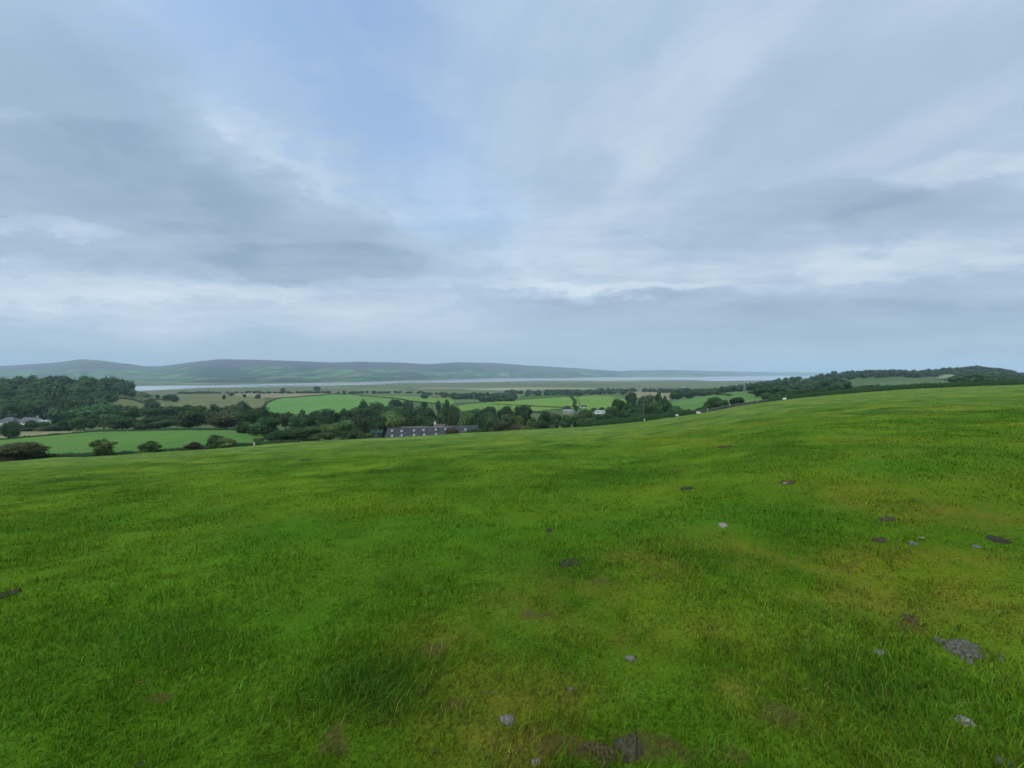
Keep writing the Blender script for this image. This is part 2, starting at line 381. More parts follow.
RIDGE = [(-400, 368), (-150, 366), (0, 366), (30, 364.3), (55, 362.5), (80, 359.4), (100, 360.2), (125, 363.5), (145, 366.3), (160, 366.3), (190, 362.2), (220, 359.2), (260, 359.8), (300, 361.2), (330, 362.4), (360, 361.6), (400, 362.6), (430, 364.2), (455, 362.2), (490, 362.6), (520, 364.8), (560, 367.2), (590, 369.2), (620, 371), (640, 370.3), (680, 370), (700, 370.6), (740, 371.6), (760, 372), (800, 372.4), (860, 372.6), (1000, 372.7), (1250, 372.7)]
SHF = [(-400, 389), (0, 388), (140, 386.3), (220, 385), (290, 383.7), (340, 382.6), (400, 381.1), (430, 380.4), (490, 378.5), (560, 378), (620, 377.2), (700, 376.8), (760, 376), (860, 375.4), (1250, 374.9)]
def build_hills():
    xs = np.arange(-380, 1240, 1.25); nr = 120
    rp = np.interp(xs, [a for a, _ in RIDGE], [b for _, b in RIDGE]) + .5 * fbm(xs * .06, xs * 0, 7, 4)
    sp = np.interp(xs, [a for a, _ in SHF], [b for _, b in SHF])
    Ys = 25600 / (sp - HY) ; Yr = Ys + np.interp(xs, [0, 150, 300, 620, 900], [4200, 3600, 2900, 2600, 2500])
    V = []; C = []
    for k in range(nr):
        t = k / (nr - 1) * 1.35
        q = min(t, 1.0)
        Yk = Ys + (Yr - Ys) * t
        g = q ** 1.25 if q < 1 else 1
        prof = sstep(0.0, 1.0, np.array([q]))[0] * .5 + g * .5
        py = sp + (rp - sp) * prof
        z = CZ - (py - HY) / F * Yk
        X = (xs - 512) / F * Yk
        und = fbm(X * .0013, Yk * .0013, 41, 6) * 110 * math.sin(math.pi * min(1, q)) ** 1.0
        z = z + und * np.clip((sp - rp) / 20, .15, 1)
        if t > 1: z = z - 260 * (t - 1)
        if k == 0: z = np.full_like(z, ZW - .5)
        V.append(np.stack([X, Yk, z], 1)); C.append(np.full_like(xs, q))
    V = np.concatenate(V); q = np.concatenate(C)
    rel = (V[:, 2] - ZW)
    fl, lt = grid_faces(nr, len(xs))
    # land cover: walled fields low down, woods in patches, heather and bracken on the tops
    X, Y = V[:, 0], V[:, 1]
    cx = X / 230 + 1.4 * fbm(X * .002, Y * .002, 5, 2); cy = Y / 420 + 1.4 * fbm(X * .002, Y * .002, 6, 2)
    cell = _hash(np.floor(cx), np.floor(cy), 77)
    pal = np.array([[.050, .13, .02], [.085, .19, .03], [.03, .08, .02], [.10, .15, .04], [.16, .15, .06], [.045, .11, .02]])
    c = pal[(cell * 5.99).astype(int)]
    ed = np.minimum(np.minimum(cx - np.floor(cx), np.ceil(cx) - cx) * 230 / 230, np.minimum(cy - np.floor(cy), np.ceil(cy) - cy))
    c = c + (np.array([.012, .030, .014]) - c) * (.75 * (1 - sstep(.07, .13, ed)))[:, None]
    sm = sstep(.12, .2, fbm(X * .007, Y * .005, 59, 3)); c = c + (np.array([.012, .032, .016]) - c) * (sm * .9)[:, None]
    wood = sstep(.03, .09, fbm(X * .0022, Y * .0022, 55, 4)); c = c + (np.array([.012, .032, .016]) - c) * (wood * .95)[:, None]
    up = sstep(.48, .78, q + .7 * fbm(X * .0011, Y * .0013, 66, 4)) * sstep(60, 150, rel)
    hea = np.array([.070, .034, .050]); bra = np.array([.050, .068, .025])
    mix = np.clip(.5 + 2.6 * fbm(X * .0016, Y * .002, 88, 3), 0, 1)[:, None]
    c = c + ((hea * (1 - mix) + bra * mix) - c) * up[:, None]
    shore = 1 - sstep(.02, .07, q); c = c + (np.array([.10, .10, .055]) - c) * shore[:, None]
    c = c * np.array([.72, .90, 1.15])  # bluer all over: distance haze put into the land colour
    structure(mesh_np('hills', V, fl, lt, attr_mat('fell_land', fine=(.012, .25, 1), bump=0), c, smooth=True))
build_hills()

# ------------------------------------------------------------------ fields draped on the valley
def field(name, pts, c1, c2, ymin=150, lift=.22, seed=0):
    W = []
    for p in pts:
        W.append(hit(p[0], p[1], ymin) if len(p) == 2 else ((p[0] - 512) / F * p[2], p[2]))
    # dense, slightly wavering outline in (column, log depth)
    q = [(x / y, math.log(y)) for x, y in W]; out = []
    for i in range(len(q)):
        a, b = q[i], q[(i + 1) % len(q)]
        n = max(2, int(math.hypot((b[0] - a[0]) / .012, (b[1] - a[1]) / .02)))
        for k in range(n):
            t = k / n; out.append((a[0] + (b[0] - a[0]) * t, a[1] + (b[1] - a[1]) * t))
    us = [p[0] for p in out]; ls = [p[1] for p in out]
    inner = [(u, l) for u in np.arange(min(us), max(us), .014) for l in np.arange(min(ls), max(ls), .022)]
    sx, sy = 1 / .014, 1 / .022
    vin = [Vector((u * sx, l * sy)) for u, l in out + inner]
    r = delaunay_2d_cdt(vin, [], [list(range(len(out)))], 1, 1e-4)
    vv = np.array([(v.x / sx, v.y / sy) for v in r[0]]); Yv = np.exp(vv[:, 1]); Xv = vv[:, 0] * Yv
    z = terrain(Xv, Yv) + lift + .0006 * Yv
    fl = [i for f in r[2] for i in f]; lt = [len(f) for f in r[2]]
    n = fbm(Xv * .02, Yv * .012, 300 + seed, 4)
    c = np.array(c1) + (np.array(c2) - np.array(c1)) * np.clip(.5 + 2.4 * n, 0, 1)[:, None]
    structure(mesh_np(name, np.stack([Xv, Yv, z], 1), fl, lt, FIELD_MAT, c, smooth=True))
FIELD_MAT = attr_mat('field_turf', fine=(.16, .16, .3), bump=0)
GR = ((.058, .135, .018), (.076, .155, .022)); BR = ((.098, .185, .026), (.120, .205, .030)); OL = ((.085, .105, .034), (.12, .125, .045)); TAN = ((.17, .145, .072), (.21, .18, .095))
field('green_field', [(-60, 443.5), (0, 440.3), (50, 436), (85, 433), (150, 431.2), (200, 431), (262, 431.5), (276, 434), (280, 0, 110), (200, 0, 100), (100, 0, 97), (0, 0, 95), (-70, 0, 95)], *GR)
field('stubble_field', [(-60, 436), (0, 432.3), (50, 431.8), (86, 431.7), (80, 433), (50, 435.5), (0, 439.8), (-60, 443)], (.16, .15, .07), (.2, .18, .085))
field('rough_field', [(108, 405), (135, 393), (180, 393.5), (250, 393.8), (266, 397.5), (262, 411), (200, 413), (110, 413)], *OL, lift=.3)
field('bright_field', [(262, 413), (266, 404), (279, 399), (300, 397.6), (322, 395.8), (335, 394.8), (362, 396.5), (395, 399.2), (408, 402), (404, 408), (350, 414), (300, 415)], (.074, .170, .032), (.096, .190, .038), lift=.5)
field('tan_field', [(226, 394.6), (330, 393.9), (318, 395.3), (300, 396.8), (276, 398.4), (262, 397.8), (232, 396)], *TAN, lift=.6)
field('strip_field', [(356, 395.6), (400, 396.6), (446, 398.6), (462, 402), (450, 405), (425, 403), (400, 399.8), (372, 397)], *BR, lift=.5)
field('long_field', [(448, 409), (470, 404.5), (500, 402), (540, 399), (572, 396.8), (577, 398), (580, 409), (555, 409.5), (530, 412.5), (500, 413), (470, 413)], *BR, lift=.5)
field('upper_field', [(518, 397), (522, 394.5), (575, 394.6), (573, 396.3), (540, 398), (520, 399)], *GR, lift=.6)
field('humped_field', [(578, 398), (583, 396.8), (605, 396.6), (622, 398.5), (634, 401), (632, 409), (612, 411), (582, 410.5)], *BR, lift=.5)
field('barley_field', [(618, 392.4), (636, 391.8), (668, 393), (676, 397.5), (668, 401), (640, 399), (628, 397)], *TAN, lift=.7)
field('hillside_field', [(664, 404), (676, 400.5), (700, 397.2), (718, 394.5), (724, 392.4), (745, 393.4), (764, 396.5), (764, 401), (744, 405.4), (715, 409), (690, 412), (670, 410)], (.068, .145, .028), (.086, .165, .032), lift=.4)
field('narrow_field', [(750, 392.5), (764, 391.4), (778, 391.2), (780, 394), (764, 396.2)], *GR, lift=.6)
field('ridge_field', [(832, 392), (846, 387.5), (862, 385.4), (900, 383), (945, 382.4), (948, 386.4), (890, 389), (850, 392)], (.05, .12, .03), (.075, .13, .045), lift=.4)
field('pale_clearing', [(936, 379.6), (945, 375), (956, 375.4), (958, 377.5), (948, 379.6)], (.11, .16, .06), (.19, .20, .11), lift=1.2)
field('small_clearing', [(822, 380), (824, 378.2), (835, 378.6), (834, 380.2)], (.10, .13, .05), (.12, .14, .06), lift=.8)
field('marsh_meadow', [(452, 400.5), (480, 398.5), (512, 397.5), (512, 400), (480, 402.5), (455, 404)], (.07, .13, .04), (.09, .14, .05), lift=.6)

# ------------------------------------------------------------------ trees, bushes, hedges
LEAF = attr_mat('leaves', rough=.85, trans=.22, objcolor=True)
BARK = plain_mat('bark', (.07, .058, .045), .95, .35, 6)
def quads_from(P, N, size, g, asp=1.0):
    n = len(P)
    N = N / np.linalg.norm(N, axis=1)[:, None]
    R = g.normal(size=(n, 3)); A = np.cross(N, R); A /= np.linalg.norm(A, axis=1)[:, None] + 1e-9; B = np.cross(N, A)
    s = size[:, None]
    V = np.stack([P - A * s, P - B * s * .62 * asp, P + A * s, P + B * s * .62 * asp], 1)
    V[:, 0] += N * s * .15; V[:, 2] += N * s * .15
    return V.reshape(-1, 3)
def ico(sub):
    bm = bmesh.new(); bmesh.ops.create_icosphere(bm, subdivisions=sub, radius=1)
    v = np.array([q.co[:] for q in bm.verts]); f = np.array([[x.index for x in t.verts] for t in bm.faces]); bm.free(); return v, f
ICO2 = ico(2); ICO1 = ico(1)
def crown_data(seed, zc=.58, rz=.42, nl=16, nleaf=2200, leaf=.035, lobe=(.16, .27), shell=.62, flat=0, core=.78, top_taper=0.0, drop=0.0):
    """lobes of leaf clumps filling a unit crown; returns verts, faces and tints"""
    g = np.random.default_rng(seed)
    L = []
    for k in range(nl):
        d = g.normal(size=3); d[2] = d[2] * .9 + .15; d /= np.linalg.norm(d)
        r = g.uniform(*lobe); rad = shell * g.uniform(.55, 1.05)
        zz = d[2]; tp = 1 - top_taper * max(0, zz)
        L.append((np.array([d[0] * rad * .52 * tp, d[1] * rad * .52 * tp, zc + d[2] * (rz - r * .55) * min(1, rad + .35)]), r * (1 - .45 * top_taper * max(0, zz))))
    L.append((np.array([0, 0, zc - .05]), .26)); L.append((np.array([0, 0, zc + rz * .4]), .2 * (1 - .5 * top_taper)))
    C = np.array([l[0] for l in L]); Rr = np.array([l[1] for l in L])
    V = []; FL = []; LT = []; TI = []; nv = 0
    tl = g.uniform(.62, 1.42, len(L))  # wide tint range per lobe puts lit and dark parts into the colour
    for (c, r), t in zip(L, tl):
        iv, f = ICO2
        nn = 1 + .35 * (g.random(len(iv)) - .5)
        vv = c + iv * (r * core) * nn[:, None] * np.array([1, 1, .88])
        V.append(vv); FL.append((f + nv).ravel()); LT.append(np.full(len(f), 3)); nv += len(vv)
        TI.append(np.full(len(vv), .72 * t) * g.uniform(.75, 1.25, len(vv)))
    w = Rr ** 2; w = w / w.sum(); idx = g.choice(len(L), int(nleaf * 1.7), p=w)
    d = g.normal(size=(len(idx), 3)); d /= np.linalg.norm(d, axis=1)[:, None]
    P = C[idx] + d * (Rr[idx] * g.uniform(.82, 1.14, len(idx)))[:, None] * np.array([1, 1, .9])
    dist = np.linalg.norm(P[:, None] - C[None], axis=2) / Rr[None]; dist[np.arange(len(idx)), idx] = 9
    ok = (dist.min(1) > .72) & (g.random(len(idx)) > drop * (P[:, 2] < zc))
    P = P[ok][:nleaf]; d = d[ok][:nleaf]; idx = idx[ok][:nleaf]
    N = d + g.normal(size=d.shape) * .55; N[:, 2] += .25
    q = quads_from(P, N, leaf * g.uniform(.6, 1.5, len(P)), g)
    V.append(q); n = len(P); FL.append(np.arange(n * 4) + nv); LT.append(np.full(n, 4))
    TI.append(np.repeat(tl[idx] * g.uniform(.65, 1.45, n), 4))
    V = np.concatenate(V); TI = np.concatenate(TI)
    hu = g.normal(size=len(TI)) * .06
    T3 = np.stack([TI * (1 + hu), TI, TI * (1 - hu)], 1)
    return V, np.concatenate(FL), np.concatenate(LT), T3
def trunk_mesh(seed, top=.55, r=.035, nb=5, spread=.3):
    g = random.Random(seed); bm = bmesh.new()
    p = Vector((0, 0, -.03)); q = Vector((g.uniform(-.02, .02), g.uniform(-.02, .02), top * .45))
    add_bar(bm, p, q, r * 1.25, r * .85, 8); add_bar(bm, q, (q.x * 1.5, q.y * 1.5, top), r * .85, r * .4, 7)
    for k in range(nb):
        a = 2 * math.pi * (k + g.random() * .6) / nb; z0 = top * g.uniform(.35, .7)
        add_bar(bm, (q.x, q.y, z0), (math.cos(a) * spread, math.sin(a) * spread, z0 + g.uniform(.12, .3)), r * .5, r * .15, 5)
    return bm
PROTO = {}
def proto(kind, crown_kw, trunk_kw):
    V, fl, lt, ti = crown_data(**crown_kw)
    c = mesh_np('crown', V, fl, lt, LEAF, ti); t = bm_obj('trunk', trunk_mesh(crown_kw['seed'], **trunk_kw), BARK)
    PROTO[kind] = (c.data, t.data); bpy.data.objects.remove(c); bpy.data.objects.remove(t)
for s in range(3): proto(f'broad{s}', dict(seed=100 + s, zc=.56, rz=.45, nl=20, nleaf=2600, leaf=.034), dict(top=.6))
for s in range(2): proto(f'round{s}', dict(seed=120 + s, zc=.54, rz=.46, nl=15, nleaf=2200, leaf=.036, lobe=(.2, .3), shell=.55), dict(top=.55))
for s in range(2): proto(f'loose{s}', dict(seed=140 + s, zc=.58, rz=.42, nl=13, nleaf=1500, leaf=.036, lobe=(.1, .19), shell=.8, core=.6), dict(top=.7, r=.028, nb=7))
proto('spire0', dict(seed=160, zc=.5, rz=.5, nl=16, nleaf=1700, leaf=.036, lobe=(.13, .24), shell=.55, top_taper=.75), dict(top=.75, nb=3, spread=.15))
for s in range(3): proto(f'bush{s}', dict(seed=180 + s, zc=.44, rz=.5, nl=24, nleaf=4200, leaf=.026, lobe=(.13, .24), shell=.68), dict(top=.45, r=.02, nb=7, spread=.3))
proto('cone_bush0', dict(seed=195, zc=.42, rz=.52, nl=20, nleaf=3600, leaf=.026, lobe=(.12, .22), shell=.6, top_taper=.7), dict(top=.5, r=.02, nb=5))
proto('airy_bush0', dict(seed=197, zc=.5, rz=.48, nl=30, nleaf=3000, leaf=.026, lobe=(.09, .16), shell=.8, core=.55), dict(top=.6, r=.022, nb=8, spread=.3))
COLOURS = dict(dark=(.036, .074, .024), mid=(.048, .090, .026), olive=(.066, .098, .026), light=(.066, .112, .034), brown=(.054, .064, .026), blue=(.036, .072, .032), red=(.062, .058, .030))
def tree(px, top, w, Y, kind, colour, label, group=None, name='tree', cat='tree', hmin=2.0, sink=.15):
    x = (px - 512) / F * Y
    z0 = T(x, Y) - sink
    zt = CZ - (top - HY) / F * Y
    h = max(hmin, zt - z0)
    o = empty(name, (x, Y, z0), random.uniform(0, 6.28))
    c0, t0 = PROTO[kind]
    c = bpy.data.objects.new('crown', c0); COL.objects.link(c); c.parent = o
    t = bpy.data.objects.new('trunk', t0); COL.objects.link(t); t.parent = o
    W = w * Y / F * 1.02; top_unit = 1.0
    c.scale = (W, W, h); t.scale = (min(W, h), min(W, h), h)
    b = COLOURS[colour]; k = random.uniform(.78, 1.32)
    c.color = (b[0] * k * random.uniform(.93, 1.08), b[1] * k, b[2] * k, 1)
    tag(o, label, cat, group)
    return o
G_H = 'bushes along the hedge below the pasture'
def bush(*a, **k): return tree(*a, name='bush', cat='bush', **k)
for a in (
 (19, 440.8, 43, 88, 'bush0', 'brown', 'big wide brownish bush at the far left end of the pasture hedge'),
 (103.5, 437.6, 21, 93, 'airy_bush0', 'olive', 'rounded leggy green bush on the hedge, second from the left'),
 (149.5, 440.2, 19, 94, 'airy_bush0', 'mid', 'small two-lobed open bush standing alone midway along the hedge'),
 (193.5, 440.6, 18, 95, 'cone_bush0', 'red', 'dark reddish cone-shaped bush on the hedge'),
 (215, 434.2, 17, 104, 'bush1', 'dark', 'dark green mushroom-topped bush behind the yellow-green one'),
 (225, 438.2, 22, 98, 'bush2', 'olive', 'low yellow-green bush in front of the dark mushroom-topped bush')):
    bush(*a, group=G_H)
tree(10.5, 421.5, 15, 205, 'round0', 'dark', 'lone round tree standing at the stubble field edge before the white houses')

G_F = 'trees and shrubs round the white farmhouses'
for a in (
 (19, 424, 9, 262, 'bush1', 'brown', 'brownish shrub between the two white farmhouses'),
 (31, 420.8, 13, 258, 'round1', 'dark', 'dark tree hiding the middle of the long farmhouse front'),
 (27, 427, 12, 254, 'bush0', 'dark', 'dark hedge shrub below the white gable of the long farmhouse'),
 (41, 427, 14, 252, 'bush2', 'olive', 'olive shrub below the chimney end of the long farmhouse'),
 (53, 424.5, 16, 250, 'bush1', 'mid', 'green shrub just past the flat-roofed end of the farmhouse'),
 (44.5, 421.7, 12, 266, 'round0', 'dark', 'dark shrub under the small flat white building'),
 (4, 426, 12, 258, 'bush2', 'dark', 'dark shrub under the hip-roofed white house')):
    bush(*a, group=G_F)
G_L = 'trees behind the lower green field'
for a in (
 (69, 418, 18, 248, 'round0', 'dark', 'dark rounded tree just right of the farmhouse garden'),
 (84, 417, 22, 246, 'broad1', 'dark', 'dark spreading tree left of the tree with a pale trunk'),
 (97, 403.8, 48, 345, 'broad0', 'dark', 'very wide flat-topped dark tree below the wood edge'),
 (79, 410, 14, 350, 'round1', 'mid', 'small green tree at the left shoulder of the wide flat-topped tree'),
 (104, 413, 22, 262, 'loose0', 'light', 'lighter green tree with a pale trunk above the field hedge'),
 (122, 416, 26, 244, 'broad2', 'dark', 'dark low tree right of the pale-trunked tree'),
 (132, 405.5, 17, 330, 'loose1', 'mid', 'tall thin-leaved tree right of the wide flat-topped tree'),
 (139, 424, 10, 236, 'bush0', 'olive', 'small olive shrub at the field hedge end'),
 (118, 411, 16, 320, 'round0', 'dark', 'dark tree tucked under the right end of the wide flat-topped tree'),
 (151, 400.3, 15, 430, 'round1', 'blue', 'rounded tree farthest back above the clump behind the lower field'),
 (145, 408, 14, 400, 'broad1', 'dark', 'dark tree left of and below the rearmost rounded tree'),
 (167, 405.3, 36, 330, 'broad0', 'dark', 'broad dark tree in the second row, left of the domed pair'),
 (157, 416, 36, 238, 'broad2', 'dark', 'broad low front-row tree left of the big dome'),
 (190, 410.2, 32, 240, 'round0', 'dark', 'big dome-shaped tree in front of the olive-topped ones'),
 (187, 405.3, 16, 355, 'round1', 'dark', 'small dark crown directly above the big dome-shaped tree'),
 (198, 405, 15, 335, 'loose0', 'mid', 'paler crown right of the small dark crown'),
 (207, 411, 16, 290, 'round0', 'dark', 'dark crown below the telegraph pole'),
 (214, 404, 15, 325, 'loose1', 'mid', 'loose crown directly right of the telegraph pole'),
 (226, 409.5, 38, 238, 'broad0', 'brown', 'wide brownish front-row tree over the field corner'),
 (230, 404.3, 14, 330, 'loose0', 'olive', 'olive crown peeping over the wide brownish tree'),
 (242.5, 402.2, 17, 310, 'round1', 'blue', 'tall bluish crown behind the wide brownish tree'),
 (255, 408.6, 34, 205, 'broad1', 'dark', 'very tall dark tree at the corner of the lower field'),
 (265, 417, 30, 180, 'broad2', 'dark', 'dark tree in front of the very tall corner tree'),
 (245, 420, 18, 200, 'round1', 'dark', 'small dark tree at the left foot of the very tall corner tree')):
    tree(*a, group=G_L)
G_P = 'trees rising behind the pasture edge'
for a in (
 (259, 437.4, 11, 128, 'bush0', 'olive', 'small olive bush at the left end of the trees over the pasture edge'),
 (281, 429.8, 28, 135, 'bush1', 'dark', 'rounded dark bush beside the olive one at the pasture edge'),
 (294, 427.5, 20, 150, 'round0', 'dark', 'dark bush left of the large dome at the pasture edge'),
 (308, 426.4, 34, 142, 'bush2', 'mid', 'large dome-shaped green bush at the pasture edge'),
 (286, 411.5, 14, 255, 'loose0', 'brown', 'thin sparse tree with bare limbs beside a gap of grass'),
 (275, 412.5, 12, 260, 'loose1', 'dark', 'sparse tree left of the thin bare-limbed one'),
 (302, 407.2, 13, 262, 'spire0', 'dark', 'pointed conifer-like tree below the bright field'),
 (297, 415, 18, 230, 'broad0', 'dark', 'dark tree in front of the pointed tree'),
 (322, 410.6, 34, 245, 'broad1', 'dark', 'wide flat dark tree right of the pointed tree'),
 (342, 410.8, 24, 252, 'broad2', 'dark', 'wide dark tree under the little bush of the bright field'),
 (326, 418, 22, 200, 'round1', 'dark', 'dark tree above the large dome-shaped bush'),
 (330, 424.5, 24, 160, 'round0', 'olive', 'green round tree right of the large dome-shaped bush'),
 (344, 419.3, 25, 172, 'broad0', 'light', 'tall green tree left of the green shed'),
 (356, 429, 18, 150, 'bush1', 'mid', 'low green bush left of the green shed'),
 (344, 408.4, 5, 440, 'round1', 'dark', 'tiny dark bush on the lower edge of the bright field'),
 (368, 433, 12, 140, 'bush2', 'olive', 'low olive bush in front of the green shed'),
 (363, 400.8, 11, 330, 'round1', 'dark', 'high crown at the top left of the big tree mass'),
 (357, 406, 17, 300, 'broad0', 'dark', 'dark left flank tree of the big tree mass'),
 (374, 403.4, 28, 320, 'broad1', 'dark', 'broad crown right of the high crown of the big mass'),
 (394, 399.3, 19, 420, 'broad2', 'blue', 'flat dark tree standing behind on the strip field edge'),
 (409, 400.3, 13, 430, 'round0', 'blue', 'small dark tree right of the flat one on the strip field edge'),
 (396, 405.5, 24, 320, 'broad0', 'dark', 'dark tree in front of the flat tree on the strip field edge'),
 (362, 414, 24, 240, 'broad2', 'brown', 'brownish tree low on the left of the big mass'),
 (378, 417, 24, 215, 'broad1', 'dark', 'dark tree directly behind the green shed'),
 (389, 411, 24, 260, 'broad0', 'light', 'mid green tree in the middle of the big mass'),
 (398, 416, 24, 215, 'loose0', 'olive', 'olive tree directly behind the left end of the barn'),
 (407, 409, 24, 280, 'round1', 'dark', 'dark round crown over the olive tree behind the barn'),
 (417, 415.5, 24, 220, 'loose1', 'mid', 'pale loose tree behind the middle of the barn roof'),
 (424, 407.2, 26, 290, 'broad1', 'dark', 'wide dark crown above the barn roof, left of the brown dying tree'),
 (430, 416, 22, 232, 'broad2', 'dark', 'dark tree behind the cream chimney'),
 (424, 401.5, 7, 560, 'round0', 'dark', 'small round bush on the strip field hedge'),
 (438.5, 401, 6, 520, 'round1', 'dark', 'small dark bush left of the tall dark tree beyond the barn'),
 (425, 394, 9, 820, 'round0', 'blue', 'lone dark tree far behind the strip field'),
 (447, 399.5, 9, 400, 'loose1', 'dark', 'tall dark tree rising above the brown dying tree'),
 (454, 404.5, 12, 330, 'broad0', 'dark', 'dark tree right of the tall one above the brown dying tree'),
 (442, 407.5, 16, 300, 'broad2', 'dark', 'dark tree left of the brown dying tree'),
 (453, 411, 13, 215, 'loose0', 'brown', 'brown dying tree behind the barn roof'),
 (466, 412, 22, 240, 'broad1', 'light', 'green tree right of the brown dying tree'),
 (474, 407.8, 20, 320, 'broad0', 'dark', 'broad crown behind the green tree past the barn'),
 (484, 414, 20, 225, 'round1', 'mid', 'green tree above the lower roof of the barn'),
 (452, 426.2, 14, 138, 'bush0', 'red', 'reddish brown bush at the right end of the barn roof'),
 (477, 427.4, 21, 138, 'bush1', 'mid', 'low green bush hiding the lower roof of the barn'),
 (488, 406.5, 20, 315, 'broad2', 'dark', 'dark tree left of the twin dark trees'),
 (495, 414.5, 12, 230, 'spire0', 'blue', 'bluish conifer left of the rounded bush'),
 (500, 420.2, 20, 150, 'bush2', 'brown', 'rounded brownish bush at the pasture edge, right of the barn'),
 (505, 406.8, 17, 310, 'broad1', 'dark', 'left one of the twin dark trees'),
 (522, 405.4, 21, 300, 'round0', 'dark', 'right, taller one of the twin dark trees'),
 (511, 413.5, 26, 235, 'broad0', 'olive', 'green tree in front of the twin dark trees'),
 (516, 422.5, 18, 152, 'bush0', 'red', 'low reddish bush between the brownish bush and the yellowish one'),
 (525, 425, 13, 148, 'bush1', 'olive', 'low yellowish bush at the pasture edge'),
 (533, 418.5, 14, 190, 'round1', 'olive', 'olive bush behind the yellowish one'),
 (541, 420.3, 24, 160, 'bush2', 'mid', 'wide green bush left of the tall dark tree by the grey house'),
 (546, 411, 18, 225, 'broad2', 'dark', 'tall dark tree left of the grey house'),
 (556, 412.5, 16, 218, 'broad0', 'dark', 'dark tree next to the grey house, touching its left corner'),
 (567.5, 406.0, 11, 505, 'round1', 'blue', 'dark clipped-looking tree behind the grey house roof'),
 (567, 415.5, 15, 205, 'round0', 'dark', 'dark tree below the grey house'),
 (576, 404.8, 6, 470, 'loose0', 'dark', 'small tree at the foot of the field hedge by the white house'),
 (586, 409.6, 16, 250, 'broad1', 'mid', 'green tree below the small white house'),
 (578, 413.5, 17, 215, 'broad0', 'mid', 'green tree right of the grey house'),
 (594.5, 407.8, 7, 470, 'round0', 'dark', 'small round tree left of the low white house'),
 (601.5, 406.8, 8, 470, 'spire0', 'dark', 'pointed tree behind the roof of the low white house'),
 (596, 414, 18, 205, 'broad2', 'dark', 'dark tree in front of the low white house'),
 (609, 413, 17, 210, 'round1', 'dark', 'dark tree at the right corner of the low white house'),
 (588, 417.5, 16, 180, 'bush0', 'mid', 'bush behind the white post'),
 (604, 418.5, 16, 178, 'bush1', 'dark', 'bush right of the white post behind the hedge'),
 (619.5, 399.8, 17, 232, 'broad1', 'dark', 'tallest dark tree left of the telegraph pole by the pasture hedge'),
 (613, 405, 14, 226, 'broad0', 'dark', 'dark tree on the left slope of the tallest tree'),
 (630, 402.5, 18, 222, 'broad2', 'dark', 'dark tree on the right slope of the tallest tree'),
 (624, 411, 22, 196, 'round0', 'dark', 'low dark tree below the tallest tree'),
 (641, 403, 19, 214, 'broad0', 'dark', 'dark tree directly behind the telegraph pole'),
 (640, 412, 20, 190, 'round1', 'dark', 'low dark tree left of the telegraph pole foot'),
 (654, 402, 18, 212, 'broad1', 'mid', 'dark green tree right of the telegraph pole'),
 (657, 410.5, 20, 190, 'broad2', 'dark', 'low dark tree right of the telegraph pole foot'),
 (664.5, 393.5, 8, 235, 'spire0', 'dark', 'tall narrow pointed tree in the clump by the pasture hedge'),
 (658.5, 391.5, 8, 320, 'loose1', 'dark', 'tall narrow loose tree left of the pointed one'),
 (667, 402, 14, 210, 'round0', 'dark', 'dark tree at the foot of the pointed tree'),
 (675, 405.5, 15, 200, 'broad0', 'dark', 'last dark tree of the clump before the hillside field'),
 (671, 411.5, 16, 186, 'round1', 'dark', 'low dark tree at the right foot of the clump'),
 (631, 392.6, 14, 450, 'broad1', 'blue', 'dark rounded tree in front of the barley field'),
 (649, 394.2, 11, 430, 'loose0', 'mid', 'paler tree between the rounded tree and the narrow one'),
 (643, 397, 14, 400, 'round1', 'dark', 'dark tree below the barley field'),
 (677, 390.2, 14, 560, 'broad2', 'blue', 'dark tree left of the pair above the hillside field'),
 (688, 391.5, 13, 540, 'broad0', 'blue', 'dark tree right in the pair above the hillside field'),
 (703.5, 391.8, 8, 560, 'round0', 'blue', 'small dark tree at the top left of the hillside field'),
 (716.5, 391.2, 10, 500, 'loose1', 'olive', 'olive tree at the top of the hillside field')):
    tree(*a, group=G_P)
G_W = 'trees behind the stone wall'
for a in (
 (714, 397.2, 16, 205, 'round0', 'dark', 'tallest crown of the dark clump behind the stone wall'),
 (709, 401.5, 11, 198, 'round1', 'dark', 'low left crown of the dark clump behind the stone wall'),
 (723.5, 399.2, 11, 200, 'broad0', 'dark', 'right crown of the dark clump behind the stone wall'),
 (737, 397.6, 14, 215, 'broad1', 'dark', 'lone dark tree on the hillside field above the stone wall'),
 (768, 392.2, 14, 235, 'broad2', 'mid', 'first rounded tree of the right-hand wood, at the wall'),
 (781, 391.6, 14, 250, 'round1', 'mid', 'second rounded tree of the right-hand wood, by the lone far sheep'),
 (793, 389.5, 15, 265, 'broad0', 'dark', 'third rounded tree along the right-hand wood edge'),
 (806, 388.2, 16, 280, 'broad1', 'mid', 'fourth rounded tree along the right-hand wood edge'),
 (819, 387.2, 16, 290, 'broad2', 'dark', 'fifth rounded tree along the right-hand wood edge'),
 (831, 386.8, 12, 300, 'round0', 'dark', 'last rounded tree of the wood edge beside the ridge field'),
 (819.5, 372.8, 3.4, 980, 'spire0', 'blue', 'slim pointed conifer standing above the right-hand wood'),
 (834.5, 371, 6, 1040, 'round0', 'blue', 'round dark crown on the skyline left of the white ridge house')):
    tree(*a, group=G_W)
G_D = 'small scattered trees on the rough fields before the estuary'
